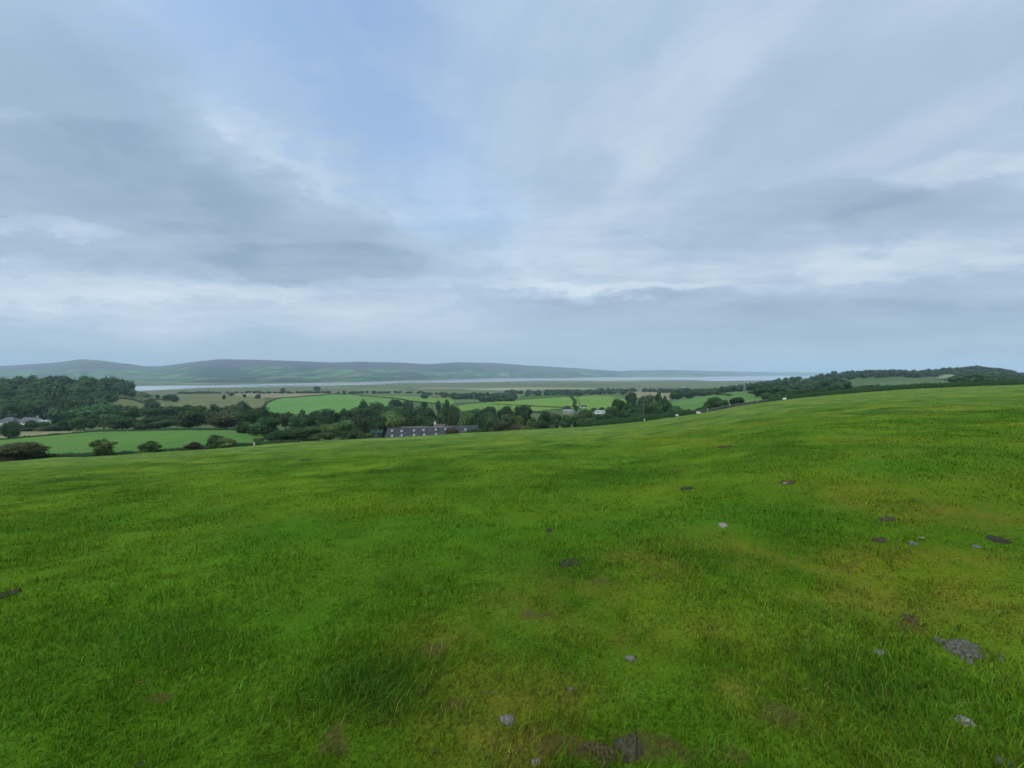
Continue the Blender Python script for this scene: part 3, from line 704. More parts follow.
for a in (
 (145.5, 394.7, 10.5, 700, 'broad0', 'blue', 'left small tree on the rough field, by the wood end'),
 (157.5, 394.4, 4, 700, 'loose0', 'brown', 'thin brownish small tree between two dark ones on the rough field'),
 (168, 394.6, 9, 700, 'broad1', 'blue', 'left half of the dark tree pair on the rough field'),
 (174, 395.2, 8, 690, 'round1', 'blue', 'right half of the dark tree pair on the rough field'),
 (224, 394.8, 3.4, 760, 'round0', 'blue', 'tiny dark tree at the left end of the tan field'),
 (231.5, 392.2, 6, 900, 'loose1', 'brown', 'faint brown tree above the left end of the tan field'),
 (244.5, 393.8, 3.4, 800, 'loose0', 'blue', 'tiny thin tree in the middle of the tan field'),
 (258, 394, 5.5, 800, 'broad2', 'blue', 'small dark spreading tree in front of the tan field'),
 (283, 388, 5, 1250, 'round1', 'blue', 'small dark tree left of the shore belt near the tan field'),
 (317, 386, 7, 1250, 'broad0', 'blue', 'highest dark tree of the shore belt, against the water'),
 (344.5, 393, 4, 900, 'round0', 'blue', 'tiny dark bush on the crest hedge of the bright field')):
    tree(*a, group=G_D)

# far woods read as one mass: one object each
def wood(name, label, rows, n, w, h, colour, seed, ratio=(.8, 1.25), group=None):
    """crowns spread over strips of land given as picture outlines (px0, px1, Y0, Y1)"""
    g = np.random.default_rng(seed); V = []; FL = []; LT = []; TI = []; nv = 0
    base = []
    for s in range(4): base.append(crown_data(seed=seed * 10 + s, zc=.5, rz=.5, nl=8, nleaf=170, leaf=.075, lobe=(.22, .32), shell=.55))
    tot = sum((b - a) * (math.log(d / c)) for a, b, c, d in rows)
    for (a, b, c, d) in rows:
        k = max(1, int(n * (b - a) * math.log(d / c) / tot))
        px = g.uniform(a, b, k); Y = c * (d / c) ** g.random(k); X = (px - 512) / F * Y
        z = terrain(X, Y, False)
        for x, y, zz in zip(X, Y, z):
            bv, bf, bl, bt = base[g.integers(4)]
            W = w * g.uniform(*ratio); H = h * g.uniform(*ratio); t = g.uniform(0, 6.28); cs, sn = math.cos(t), math.sin(t)
            vv = np.stack([(bv[:, 0] * cs - bv[:, 1] * sn) * W + x, (bv[:, 0] * sn + bv[:, 1] * cs) * W + y, bv[:, 2] * H + zz - .4], 1)
            V.append(vv); FL.append(bf + nv); LT.append(bl); TI.append(bt * g.uniform(.75, 1.3)); nv += len(vv)
    o = mesh_np(name, np.concatenate(V), np.concatenate(FL), np.concatenate(LT), LEAF, np.concatenate(TI))
    o.color = (*COLOURS[colour], 1)
    return tag(o, label, 'wood', group, 'stuff')
wood('woodland', 'large dark broadleaf wood covering the hillock behind the white farmhouses',
     [(-150, 84, 330, 400), (-150, 100, 400, 520), (-150, 118, 500, 610), (-150, 132, 590, 700), (40, 133, 640, 720), (112, 134, 660, 710), (124, 134.5, 660, 700)], 440, 16, 17, 'dark', 31)
wood('woodland', 'hazy wood covering the right-hand hillside above the far sheep',
     [(700, 760, 620, 1000), (755, 842, 300, 520), (755, 850, 520, 1100), (716, 790, 800, 1300)], 380, 13, 9.5, 'blue', 32)
wood('woodland', 'dark wood along the right-hand ridge above the ridge field',
     [(845, 935, 820, 1050), (842, 950, 980, 1250)], 210, 15, 11.5, 'blue', 33)
wood('woodland', 'dark wood draped over the round hill at the far right',
     [(958, 1040, 330, 560), (960, 1040, 560, 900), (925, 1130, 950, 1350), (1000, 1150, 400, 1000), (958, 980, 560, 950), (952, 1036, 960, 1220)], 640, 16, 9, 'blue', 34)
wood('treeline', 'tree belt on the shore in front of the estuary, beyond the rough field',
     [(180, 262, 1150, 1230), (262, 330, 1080, 1150), (195, 215, 1180, 1230), (300, 330, 1100, 1180)], 95, 11, 7, 'blue', 35)
wood('treeline', 'broken tree belt on the marsh behind the strip field',
     [(336, 430, 1120, 1200), (420, 512, 1000, 1100), (440, 480, 900, 1000)], 100, 11, 7, 'blue', 36)
wood('treeline', 'dark wood around the white gabled house in the valley',
     [(452, 515, 820, 960), (478, 516, 760, 830)], 60, 15, 11, 'blue', 37)
wood('treeline', 'long dark tree belt beyond the humped field',
     [(506, 620, 1080, 1250), (560, 626, 900, 1050), (520, 600, 950, 1010)], 130, 13, 9, 'blue', 38)
wood('treeline', 'straight-topped plantation before the marsh, beyond the barley field',
     [(596, 618, 1250, 1330), (634, 660, 1150, 1260), (616, 640, 1200, 1280), (660, 690, 1000, 1200)], 80, 13, 11, 'blue', 39)
wood('treeline', 'dark copse above the hillside field, left of the pylon',
     [(690, 712, 640, 800), (690, 745, 800, 1000)], 55, 14, 11, 'blue', 40)

# hedges
def hedge(name, label, pts, h, w, colour, ymin=100, dens=1.0, cat='hedge', group=None, lift=0.0, rough=.35, seed=1):
    W = [hit(p[0], p[1], ymin) if len(p) == 2 else ((p[0] - 512) / F * p[2], p[2]) for p in pts]
    g = np.random.default_rng(seed)
    P = []; 
    for (x0, y0), (x1, y1) in zip(W[:-1], W[1:]):
        L = math.hypot(x1 - x0, y1 - y0); n = max(2, int(L / max(.5, .004 * y0)))
        P += [(x0 + (x1 - x0) * k / n, y0 + (y1 - y0) * k / n) for k in range(n)]
    P.append(W[-1]); P = np.array(P)
    d = np.gradient(P, axis=0); d /= np.linalg.norm(d, axis=1)[:, None] + 1e-9; nrm = np.stack([-d[:, 1], d[:, 0]], 1)
    z = terrain(P[:, 0], P[:, 1]) + lift
    n = len(P); hh = h * (1 + rough * 2.4 * fbm(np.arange(n) * .21, np.arange(n) * 0 + seed, seed, 4)); ww = w * (1 + rough * (g.random(n) - .5))
    prof = [(-.5, -.2), (-.55, .5), (-.3, .92), (.3, .92), (.55, .5), (.5, -.2)]
    V = []
    for a, b in prof:
        q = P + nrm * (ww * a)[:, None]; V.append(np.stack([q[:, 0], q[:, 1], z + hh * b * (1 + .15 * (g.random(n) - .5))], 1))
    V = np.stack(V, 1).reshape(-1, 3)
    i = np.arange(n - 1)[:, None] * 6 + np.arange(5)[None]
    fl = np.stack([i, i + 1, i + 7, i + 6], -1).reshape(-1); lt = np.full((n - 1) * 5, 4); ti = g.uniform(.6, 1.0, len(V))
    seg = np.linalg.norm(np.diff(P, axis=0), axis=1).sum(); ls = max(.16, .0017 * P[:, 1].mean())
    k = int(min(16000, dens * seg * (h * 2 + w) / (ls * ls) * 1.0))
    s = g.random(k) * (n - 1.001); j = s.astype(int); f = s - j; ang = g.uniform(-.1, 1.1, k) * math.pi
    c = P[j] * (1 - f)[:, None] + P[j + 1] * f[:, None]; zz = z[j] * (1 - f) + z[j + 1] * f; H = hh[j]; Wd = ww[j]
    off = np.cos(ang) * .58 * Wd * g.uniform(.9, 1.15, k); up = np.clip(np.sin(ang), -.1, 1) ** .6 if False else np.abs(np.sin(ang)) ** .6
    Q = np.stack([c[:, 0] + nrm[j, 0] * off, c[:, 1] + nrm[j, 1] * off, zz + H * up * g.uniform(.55, 1.12, k)], 1)
    N = np.stack([nrm[j, 0] * np.cos(ang), nrm[j, 1] * np.cos(ang), np.abs(np.sin(ang)) + .2], 1) + g.normal(size=(k, 3)) * .5
    q = quads_from(Q, N, ls * g.uniform(.5, 1.3, k), g)
    V2 = np.concatenate([V, q]); fl = np.concatenate([fl, np.arange(k * 4) + len(V)]); lt = np.concatenate([lt, np.full(k, 4)])
    t = np.concatenate([ti, np.repeat(g.uniform(.6, 1.5, k), 4)]); t3 = np.stack([t, t, t], 1)
    o = mesh_np(name, V2, fl, lt, LEAF, t3); o.color = (*COLOURS[colour], 1)
    return tag(o, label, cat, group)
G_HG = 'hedges between the fields'
hedge('hedge', 'low dark hedge with bushes along the lower edge of the pasture', [(-90, 0, 91), (0, 0, 91), (60, 0, 92.5), (100, 0, 93.5), (150, 0, 95), (200, 0, 98), (250, 0, 104), (300, 0, 112)], 0.85, 1.0, 'dark', group=G_HG, seed=3)
hedge('hedge', 'thin dark hedge between the stubble strip and the lower green field', [(-80, 445), (0, 440.6), (50, 436.2), (85, 433.2), (150, 431.3)], 1.1, 1.6, 'dark', ymin=150, group=G_HG, seed=4)
hedge('hedge', 'dark foot hedge under the trees at the top of the lower field', [(150, 431.2), (200, 430.9), (240, 431)], 1.3, 2.2, 'dark', ymin=150, group=G_HG, seed=5)
hedge('hedge', 'leafy hedge with a pale top on the pasture edge, right of the trees', [(575, 0, 128), (600, 0, 133), (630, 0, 138), (660, 0, 143), (690, 0, 147), (706, 0, 149)], 2.0, 1.5, 'dark', group=G_HG, seed=6)
hedge('hedge', 'long dark hedge along the top edge of the pasture on the right', [(768, 0, 149), (800, 0, 147), (850, 0, 146), (900, 0, 143.5), (950, 0, 141), (1000, 0, 138.5), (1060, 0, 137), (1180, 0, 136)], 1.75, 1.4, 'dark', group=G_HG, seed=7, rough=.2)
hedge('hedge', 'field hedge running up the left side of the bright field', [(262, 411), (266, 404), (272, 401), (279, 399), (300, 397.4), (322, 395.6), (335, 394.6)], 2.0, 3.0, 'brown', ymin=300, group=G_HG, seed=8)
hedge('hedge', 'dark hedge running down the right crest of the bright field', [(335, 394.4), (362, 396.3), (395, 399.2), (410, 402)], 2.4, 3.0, 'brown', ymin=300, group=G_HG, seed=9)
hedge('hedge', 'dark hedge crossing the strip field below its small round bush', [(410, 401.5), (425, 403.2), (446, 404.6)], 2.0, 2.5, 'dark', ymin=300, group=G_HG, seed=10)
hedge('hedge', 'hedge on the near side of the bright field under its tiny bush', [(345, 411.6), (356, 412.3)], 2.0, 2.5, 'dark', ymin=300, group=G_HG, seed=11)
hedge('hedge', 'hedge across the middle of the long field', [(490, 404.8), (505, 405.2), (530, 406.6), (562, 408.3)], 1.8, 2.5, 'brown', ymin=300, group=G_HG, seed=12)
hedge('hedge', 'short hedge across the long field just above the tall dark tree', [(529, 412.2), (540, 413.2)], 2.0, 2.5, 'dark', ymin=250, group=G_HG, seed=13)
hedge('hedge', 'dark hedge climbing the hump between the two green fields', [(574, 407.5), (575, 402), (572.5, 398.4), (568.5, 396.4)], 2.6, 4.0, 'dark', ymin=300, group=G_HG, seed=14)
hedge('hedge', 'thick hedge at the back of the long field', [(520, 397.6), (535, 397), (560, 396.2), (580, 396)], 3.0, 4.0, 'blue', ymin=500, group=G_HG, seed=15)
hedge('hedge', 'short dark hedge jutting into the hillside field', [(720, 395.4), (731, 396.4)], 1.8, 2.5, 'dark', ymin=200, group=G_HG, seed=16)
hedge('hedge', 'dark hedge at the right end of the hillside field', [(750, 393), (758, 395.4), (766, 396.6)], 2.2, 3, 'dark', ymin=200, group=G_HG, seed=17)
hedge('hedge', 'dark hedge with bushes in front of the ridge field', [(848, 391.4), (860, 389.6), (868, 388.8), (880, 389)], 3.0, 3, 'dark', ymin=170, group=G_HG, seed=18)
hedge('hedge', 'thin hedge line across the rough field under the small trees', [(112, 399.7), (130, 399.8), (150, 400), (178, 399.6)], 2.0, 3, 'dark', ymin=350, group=G_HG, seed=19)
hedge('hedge', 'faint hedge at the far side of the rough field', [(140, 393.4), (180, 393.8), (230, 394)], 2.2, 3, 'brown', ymin=500, group=G_HG, seed=20)

# the dry stone wall on the pasture edge
def stone_wall():
    pts = [(698, 0, 147), (715, 0, 147.5), (740, 0, 148.5), (775, 0, 149)]
    W = [((p[0] - 512) / F * p[2], p[2]) for p in pts]; g = random.Random(5)
    root = empty('stone_wall', (W[0][0], W[0][1], T(*W[0]))); tag(root, 'grey dry stone wall between the leafy hedge and the long dark hedge', 'wall')
    bm = bmesh.new(); bc = bmesh.new(); o = root.location
    for (x0, y0), (x1, y1) in zip(W[:-1], W[1:]):
        L = math.hypot(x1 - x0, y1 - y0); n = int(L / .55); d = Vector((x1 - x0, y1 - y0, 0)) / L; nn = Vector((-d.y, d.x, 0))
        for k in range(n):
            p = Vector((x0, y0, 0)) + d * (L * k / n); z0 = T(p.x, p.y)
            for r in range(4):
                s = .22; ww = .3 - r * .03; off = d * ((r % 2) * .27)
                c = p + off - o.xy.to_3d(); zz = z0 - o.z + r * s - .1; j = g.uniform(-.03, .03)
                bmesh.ops.create_cube(bm, size=1, matrix=Matrix.Translation((c.x, c.y, zz + s / 2)) @ Matrix.Rotation(math.atan2(d.y, d.x) + g.uniform(-.06, .06), 4, 'Z') @ Matrix.Diagonal((.55 * g.uniform(.85, 1.02), ww * 2 * g.uniform(.85, 1.1), s * .97, 1)))
            bmesh.ops.create_cube(bc, size=1, matrix=Matrix.Translation((p.x - o.x, p.y - o.y, z0 - o.z + .88)) @ Matrix.Rotation(math.atan2(d.y, d.x) + g.uniform(-.1, .1), 4, 'Z') @ Matrix.Rotation(g.uniform(-.15, .15), 4, 'Y') @ Matrix.Diagonal((.45, .42 * g.uniform(.8, 1.2), .24 * g.uniform(.8, 1.4), 1)))
    m = noise_mat('wall_stone', (.035, .038, .028), (.10, .10, .08), .9, .95, 6)
    bm_obj('wall_stones', bm, m, root); bm_obj('capping', bc, noise_mat('cap_stone', (.07, .073, .06), (.17, .17, .15), 1.1, .95, 6), root)
stone_wall()

# ------------------------------------------------------------------ houses
WHITE = noise_mat('white_render', (.50, .49, .46), (.62, .61, .58), .8, .85); GREYW = noise_mat('grey_render', (.24, .24, .22), (.33, .32, .30), .8, .9)
SLATE = noise_mat('slate', (.030, .033, .033), (.055, .058, .056), .9, .8, 6); SLATE2 = noise_mat('pale_slate', (.07, .074, .078), (.11, .112, .116), .9, .75, 6)
GLASS, _nt, _b = new_mat('window_glass'); _b.inputs['Base Color'].default_value = (.03, .035, .04, 1); _b.inputs['Roughness'].default_value = .08
SKYL = plain_mat('skylight_glass', (.20, .22, .23), .05, .1); CREAM = plain_mat('cream_render', (.55, .5, .38), .9, .12); REDT = plain_mat('red_tile', (.095, .068, .055), .9, .25); WOODM = plain_mat('weathered_wood', (.11, .095, .08), .9, .3, 5); GREENM = plain_mat('green_sheet_metal', (.018, .045, .032), .7, .2); FRAME = plain_mat('white_frame', (.38, .38, .37), .5, .06)
def house(px, Y, ridge_py, L, D, wallh, roofh, label, wallm, roofm, rz=0.0, hip=0.0, chimneys=(), wins=2, name='house', storeys=1, cat='house', seat=False):
    if seat:
        Ys = np.arange(Y * .7, Y * 3, 2.0); g_ = terrain((px - 512) / F * Ys, Ys) + wallh + roofh - (CZ - (ridge_py - HY) / F * Ys); i_ = np.nonzero(g_ >= 0)[0]
        if len(i_): Y = float(Ys[i_[0]])
    x = (px - 512) / F * Y
    zr = CZ - (ridge_py - HY) / F * Y; z0 = zr - wallh - roofh
    gz = min(T(x + a, Y + b) for a in (-L / 2, L / 2) for b in (-D / 2, D / 2))
    root = empty(name, (x, Y, z0), rz); tag(root, label, cat)
    bm = bmesh.new(); f = min(0, gz - z0 - .3)   # walls carry on down to the land
    add_box(bm, -L / 2, L / 2, -D / 2, D / 2, f, wallh)
    if hip == 0:
        for s in (-1, 1):
            a = [bm.verts.new((s * L / 2, -D / 2, wallh + .001)), bm.verts.new((s * L / 2, D / 2, wallh + .001)), bm.verts.new((s * L / 2, 0, wallh + roofh * .97))]
            bm.faces.new(a)
    bm_obj('wall', bm, wallm, root)
    bm = bmesh.new(); e = .35; zb = wallh - roofh * e / (D / 2); hx = L / 2 + e * .6; hy = D / 2 + e; rx = hx - hip
    th = .18
    for dz, flip in ((0, False), (th, True)):
        E = [bm.verts.new(p) for p in ((-hx, -hy, zb + dz), (hx, -hy, zb + dz), (hx, hy, zb + dz), (-hx, hy, zb + dz), (-rx, 0, wallh + roofh + dz), (rx, 0, wallh + roofh + dz))]
        for q in ((0, 1, 5, 4), (2, 3, 4, 5), (1, 2, 5), (3, 0, 4)):
            if hip == 0 and len(q) == 3: continue
            bm.faces.new([E[i] for i in (q if flip else q[::-1])])
        if dz == 0: E0 = E
    for a, b in (((0, 1), None), ((2, 3), None), ((1, 5), None), ((5, 2), None), ((3, 4), None), ((4, 0), None)) if hip == 0 else (((0, 1), None), ((1, 2), None), ((2, 3), None), ((3, 0), None)):
        bm.faces.new((E0[a[0]], E0[a[1]], E[a[1]], E[a[0]]))
    rf = bm_obj('roof', bm, roofm, root)
    for cx, ch, cm in chimneys:
        bm = bmesh.new(); add_box(bm, cx - .4, cx + .4, -.35, .35, wallh + roofh - .5, wallh + roofh + ch); add_box(bm, cx - .47, cx + .47, -.42, .42, wallh + roofh + ch, wallh + roofh + ch + .12)
        for s in (-.18, .18): add_bar(bm, (cx + s, 0, wallh + roofh + ch + .12), (cx + s, 0, wallh + roofh + ch + .5), .11, .09)
        bm_obj('chimney', bm, cm, rf)
    for st in range(storeys):
        for k in range(wins):
            wx = -L / 2 + L * (k + .5) / wins; wz = .9 + st * 2.5
            bm = bmesh.new(); fw = .07; a = .55; b = 1.15; y = -D / 2
            for bx in ((wx - a, wx + a, wz, wz + fw), (wx - a, wx + a, wz + b - fw, wz + b), (wx - a, wx - a + fw, wz + fw, wz + b - fw), (wx + a - fw, wx + a, wz + fw, wz + b - fw)):
                add_box(bm, bx[0], bx[1], y - .05, y - .003, bx[2], bx[3])
            w_ = bm_obj('window', bm, FRAME, root)
            bm = bmesh.new(); add_box(bm, wx - a + fw, wx + a - fw, y - .03, y - .004, wz + fw, wz + b - fw); bm_obj('pane', bm, GLASS, w_)
    return root
h1 = house(10.5, 280, 417.3, 9, 7, 4.6, 2.4, 'hip-roofed white house, left of the two farmhouses below the wood', WHITE, SLATE2, rz=.25, hip=3.2, wins=2, storeys=2, name='farmhouse')
h2 = house(32, 276, 417.6, 14, 7, 4.6, 2.6, 'long white farmhouse with a chimney, below the wood', WHITE, SLATE2, rz=-.2, chimneys=((5.2, 1.3, GREYW),), wins=4, storeys=2, name='farmhouse')
house(19.8, 284, 419.4, 6, 5, 2.6, 1.8, 'low grey-roofed outbuilding between the two white farmhouses', GREYW, SLATE2, rz=0, wins=1, name='outbuilding', cat='outbuilding')
house(46.3, 273, 420.3, 3.0, 3, 1.2, .3, 'small flat white building at the right end of the long farmhouse', WHITE, WHITE, rz=0, wins=1, name='outbuilding', cat='outbuilding')
# the barn with two rows of skylights in its slate roof
def barn():
    Y = 162.0; x0 = (384.5 - 512) / F * Y; x1 = (450.5 - 512) / F * Y; cx = (x0 + x1) / 2; L = x1 - x0; D = 9.4
    zr = CZ - (427.4 - HY) / F * (Y + D / 2); rise = 3.9; wallh = 3.2; z0 = zr - rise - wallh
    root = empty('barn', (cx, Y + D / 2, z0), 0); tag(root, 'long slate-roofed barn with two rows of skylights, half hidden behind the pasture edge', 'barn')
    gz = T(cx, Y) - z0 - .5
    bm = bmesh.new(); add_box(bm, -L / 2, L / 2, -D / 2, D / 2, min(-.5, gz), wallh)
    for s in (-1, 1): bm.faces.new([bm.verts.new((s * L / 2, -D / 2, wallh + .002)), bm.verts.new((s * L / 2, D / 2, wallh + .002)), bm.verts.new((s * L / 2, 0, wallh + rise - .02))])
    bm_obj('wall', bm, noise_mat('barn_stone', (.16, .15, .13), (.26, .25, .22), 1.2, .95), root)
    sl = rise / (D / 2)
    def slab(xa, xb, up):
        bm = bmesh.new(); e = .35; P = []
        for s in (-1, 1):
            for dz in (0, .16):
                P.append([bm.verts.new((xa, s * (D / 2 + e), wallh - sl * e + dz + up)), bm.verts.new((xb, s * (D / 2 + e), wallh - sl * e + dz + up)), bm.verts.new((xb, 0, wallh + rise + dz + up)), bm.verts.new((xa, 0, wallh + rise + dz + up))])
        a, b, c, d = P
        bm.faces.new(a[::-1]); bm.faces.new(b); bm.faces.new(c); bm.faces.new(d[::-1])
        for p, q in ((a, b), (c, d)): bm.faces.new((p[0], p[1], q[1], q[0])); bm.faces.new((p[1], p[2], q[2], q[1])); bm.faces.new((p[3], p[0], q[0], q[3]))
        return bm
    xs = (398 - 384.5) / (450.5 - 384.5) * L - L / 2
    r1 = bm_obj('roof', slab(-L / 2 - .2, xs, -.32), SLATE, root); r2 = bm_obj('roof', slab(xs, L / 2 + .2, 0), SLATE, root)
    bm = bmesh.new(); add_box(bm, xs + .1, L / 2, -.14, .14, wallh + rise + .1, wallh + rise + .26); bm_obj('ridge_tiles', bm, GREYW, r2)
    for px, py in ((392, 430.6), (401.6, 431.1), (414, 430.5), (423.6, 430), (435.8, 429.6), (445.4, 429.3), (392, 435.8), (401.6, 435.5), (414, 435), (424, 434.9), (436, 434.4)):
        # where the sight line meets the near roof slope
        s = (py - HY) / F; up = -.32 if px < 398 else 0
        # z = CZ - s*y ; z = z0 + wallh + rise + up + .16 - sl*(yc - y)
        yc = Y + D / 2; y = (CZ - z0 - wallh - rise - up - .16 + sl * yc) / (sl + s)
        lx = (px - 512) / F * y - cx; ly = y - yc
        fr = bmesh.new(); add_box(fr, -.38, .38, -.50, -.42, 0, .09); add_box(fr, -.38, .38, .42, .50, 0, .09); add_box(fr, -.38, -.30, -.42, .42, 0, .09); add_box(fr, .30, .38, -.42, .42, 0, .09)
        M = Matrix.Translation((lx, ly, wallh + rise + up + .165 + sl * ly)) @ Matrix.Rotation(math.atan(sl), 4, 'X')
        bmesh.ops.transform(fr, matrix=M, verts=fr.verts); f_ = bm_obj('skylight', fr, FRAME, r1 if px < 398 else r2)
        gb = bmesh.new(); add_box(gb, -.295, .295, -.415, .415, .01, .06); bmesh.ops.transform(gb, matrix=M, verts=gb.verts)
        me = bm_obj('skylight', gb, SKYL, r1 if px < 398 else r2)
    return root
barn()
hb = house(464.5, 171, 425.6, 11.5, 8, 3.6, 3.2, 'lower slate-roofed wing with a single skylight behind the green bush', GREYW, SLATE, wins=2, name='barn', cat='barn')
bm = bmesh.new(); add_box(bm, -.4, .4, -.55, .55, 0, .1)
bmesh.ops.transform(bm, matrix=Matrix.Translation((.6, -2.0, 3.6 + 3.2 * (1 - .5) + .19)) @ Matrix.Rotation(math.atan(.8), 4, 'X'), verts=bm.verts)
bm_obj('skylight', bm, SKYL, [c for c in hb.children if c.name.startswith('roof')][0])
house(440, 176, 424.2, 4.4, 5, 4, 2.2, 'red-ridged roof with a cream chimney peeping over the barn', CREAM, REDT, chimneys=((-2.2, .75, CREAM),), wins=1, name='cottage', cat='cottage')
house(377.5, 168, 430.2, 4.8, 4, 2.6, .9, 'dark green metal shed left of the long barn', GREENM, GREENM, wins=1, name='shed', cat='shed')
house(568, 262, 409.4, 11.5, 7, 3.0, 1.7, 'grey house with a pale roof below a dark clipped tree', GREYW, plain_mat('weathered_slate', (.2, .2, .2), .85, .15), seat=True, wins=2, name='house')
house(583.8, 340, 405.3, 7.6, 6, 2.2, 1.5, 'small white house with a dark roof at the foot of the humped field', WHITE, SLATE, seat=True, wins=2)
house(600, 285, 410.3, 10.2, 6, 2.6, 1.0, 'low pale house with a grey roof, half hidden among trees', WHITE, plain_mat('light_slate', (.27, .27, .265), .85, .12), seat=True, wins=2)
house(486.3, 700, 396.4, 3.6, 5, 4.6, 2.2, 'white gabled house among dark trees far out in the valley', WHITE, WHITE, seat=True, rz=1.2, wins=1, storeys=2)
house(847.6, 1010, 373.8, 7, 6, 3.6, 2.2, 'white house on the skyline of the right-hand ridge', WHITE, SLATE2, seat=True, rz=.3, wins=2)
house(967, 560, 380.6, 3.2, 3, 2.2, .9, 'tiny white hut below the round hill on the right', WHITE, WHITE, seat=True, wins=1, name='hut', cat='hut')
house(683.5, 850, 386.2, 10, 7, 3.0, 2.2, 'pale house beyond the dark trees above the hillside field', WHITE, SLATE2, seat=True, wins=2)
house(714, 760, 386.8, 7, 6, 4.5, 2.0, 'pale house in the copse left of the pylon', CREAM, SLATE2, seat=True, wins=2)
house(569, 900, 392.2, 4, 4, 2.2, 1.5, 'white cottage in the tree belt beyond the long field', WHITE, SLATE2, seat=True, wins=2, name='cottage', cat='cottage')
# cottages across the water
G_C = 'cottages on the far side of the estuary'
def hill_hit(px, py):
    dg = bpy.context.evaluated_depsgraph_get(); d = Vector(((px - 512) / F, 1, -(py - HY) / F)).normalized()
    h = bpy.data.objects['hills']; ok, loc, _, _ = h.evaluated_get(dg).ray_cast(Vector((0, 0, CZ)), d)
    return loc if ok else None
bpy.context.view_layer.update()
for px, py, L, lab in ((155, 384.6, 20, 'pale low farm sheds on the far shore beside the wood end'), (170.5, 384.6, 16, 'bright white house on the far shore, right of the pale farm sheds'), (310, 374.2, 20, 'left white cottage of a pair on the slope across the water'),
    (317, 373.6, 24, 'right, brighter white cottage of the pair on the slope across the water'), (311, 378.6, 18, 'white cottage low on the far slope below the pair'), (339.5, 378.6, 26, 'bright white cottage by the far shore, above the marsh point'),
    (182, 371.2, 22, 'white farm high on the far slope over the wood end'), (413.5, 378.6, 22, 'left white cottage of the far shore hamlet'), (433, 379, 22, 'right white cottage of the far shore hamlet'), (242, 364.5, 60, 'pale quarry building high on the heather slope')):
    p = hill_hit(px, py)
    if p is None: continue
    r = house(px, p.y, py, L, 12, 6, 4, lab, WHITE, SLATE2 if L < 21 else WHITE, wins=3, storeys=1, name='cottage', cat='cottage')
    r['group'] = G_C

# ------------------------------------------------------------------ poles, pylon, posts
def pole(px, top, Y, r, label, mat, arms=True, name='telegraph_pole'):
    x = (px - 512) / F * Y; z0 = T(x, Y) - .2; h = CZ - (top - HY) / F * Y - z0
    root = empty(name, (x, Y, z0)); tag(root, label, 'pole')
    bm = bmesh.new(); add_bar(bm, (0, 0, 0), (0, 0, h), r, r * .75, 9); bm_obj('shaft', bm, mat, root)
    if arms:
        bm = bmesh.new(); add_box(bm, -.85, .85, -.06, .06, h - .5, h - .36); ca = bm_obj('crossarm', bm, mat, root)
        for s in (-.75, -.3, .3, .75):
            bm = bmesh.new(); add_bar(bm, (s, 0, h - .36), (s, 0, h - .22), .035, .05); bm_obj('insulator', bm, FRAME, ca)
pole(643.3, 403.6, 182, .17, 'slim telegraph pole standing in front of the dark clump by the pasture hedge', plain_mat('pole_wood', (.14, .125, .10), .9, .2, 4))
pole(210.5, 402, 300, .18, 'telegraph pole between two tree crowns behind the lower field', WOODM)
pole(473.4, 393.2, 780, .34, 'pale mast in front of the dark wood with the white gabled house', plain_mat('pale_pole', (.2, .195, .18), .8, .1), arms=False, name='mast')
def pylon():
    Y = 640; px = 744.6; x = (px - 512) / F * Y; z0 = T(x, Y) - .3; h = CZ - (382.4 - HY) / F * Y - z0
    root = empty('pylon', (x, Y, z0), .5); tag(root, 'grey lattice pylon standing against the right-hand wood', 'pylon'); m = plain_mat('galvanised_steel', (.32, .34, .34), .5, .1)
    bw, tw = 1.7, .35
    bm = bmesh.new()
    for sx in (-1, 1):
        for sy in (-1, 1): add_bar(bm, (sx * bw, sy * bw, 0), (sx * tw, sy * tw, h), .12, .09, 5)
    n = 7
    for k in range(n):
        a, b = h * k / n, h * (k + 1) / n; wa = bw + (tw - bw) * k / n; wb = bw + (tw - bw) * (k + 1) / n
        for s in (-1, 1):
            add_bar(bm, (-wa, s * wa, a), (wb, s * wb, b), .05, .05, 4); add_bar(bm, (wa, s * wa, a), (-wb, s * wb, b), .05, .05, 4)
            add_bar(bm, (s * wa, -wa, a), (s * wb, wb, b), .05, .05, 4); add_bar(bm, (s * wa, wa, a), (s * wb, -wb, b), .05, .05, 4)
    bm_obj('lattice', bm, m, root)
    for z in (.72, .84, .95):
        bm = bmesh.new(); add_bar(bm, (-2.0, 0, h * z), (2.0, 0, h * z), .1, .1, 5); add_bar(bm, (-2.0, 0, h * z), (0, 0, h * z + .7), .06, .06, 4); add_bar(bm, (2.0, 0, h * z), (0, 0, h * z + .7), .06, .06, 4); bm_obj('crossarm', bm, m, root)
pylon()
def post(px, base, top, Y, label, mat):
    x = (px - 512) / F * Y; z0 = T(x, Y) - .1; h = (base - top) * Y / F + .1
    bm = bmesh.new(); add_box(bm, -.11, .11, -.11, .11, 0, h); add_box(bm, -.13, .13, -.13, .13, h + .002, h + .06)
    o = bm_obj('fence_post', bm, mat); o.location = (x, Y, z0); tag(o, label, 'post')
post(588.4, 422.5, 420.2, 131, 'white-topped post at the left end of the leafy hedge', plain_mat('painted_post', (.55, .55, .52), .7, .1))
post(707.4, 413, 409.3, 140, 'grey gate post where the leafy hedge meets the stone wall', plain_mat('stone_post', (.24, .24, .22), .9, .2))
post(254.2, 446, 443, 90, 'pale stumpy post in the hedge at the pasture edge near the corner trees', plain_mat('pale_post', (.5, .5, .47), .8, .15))

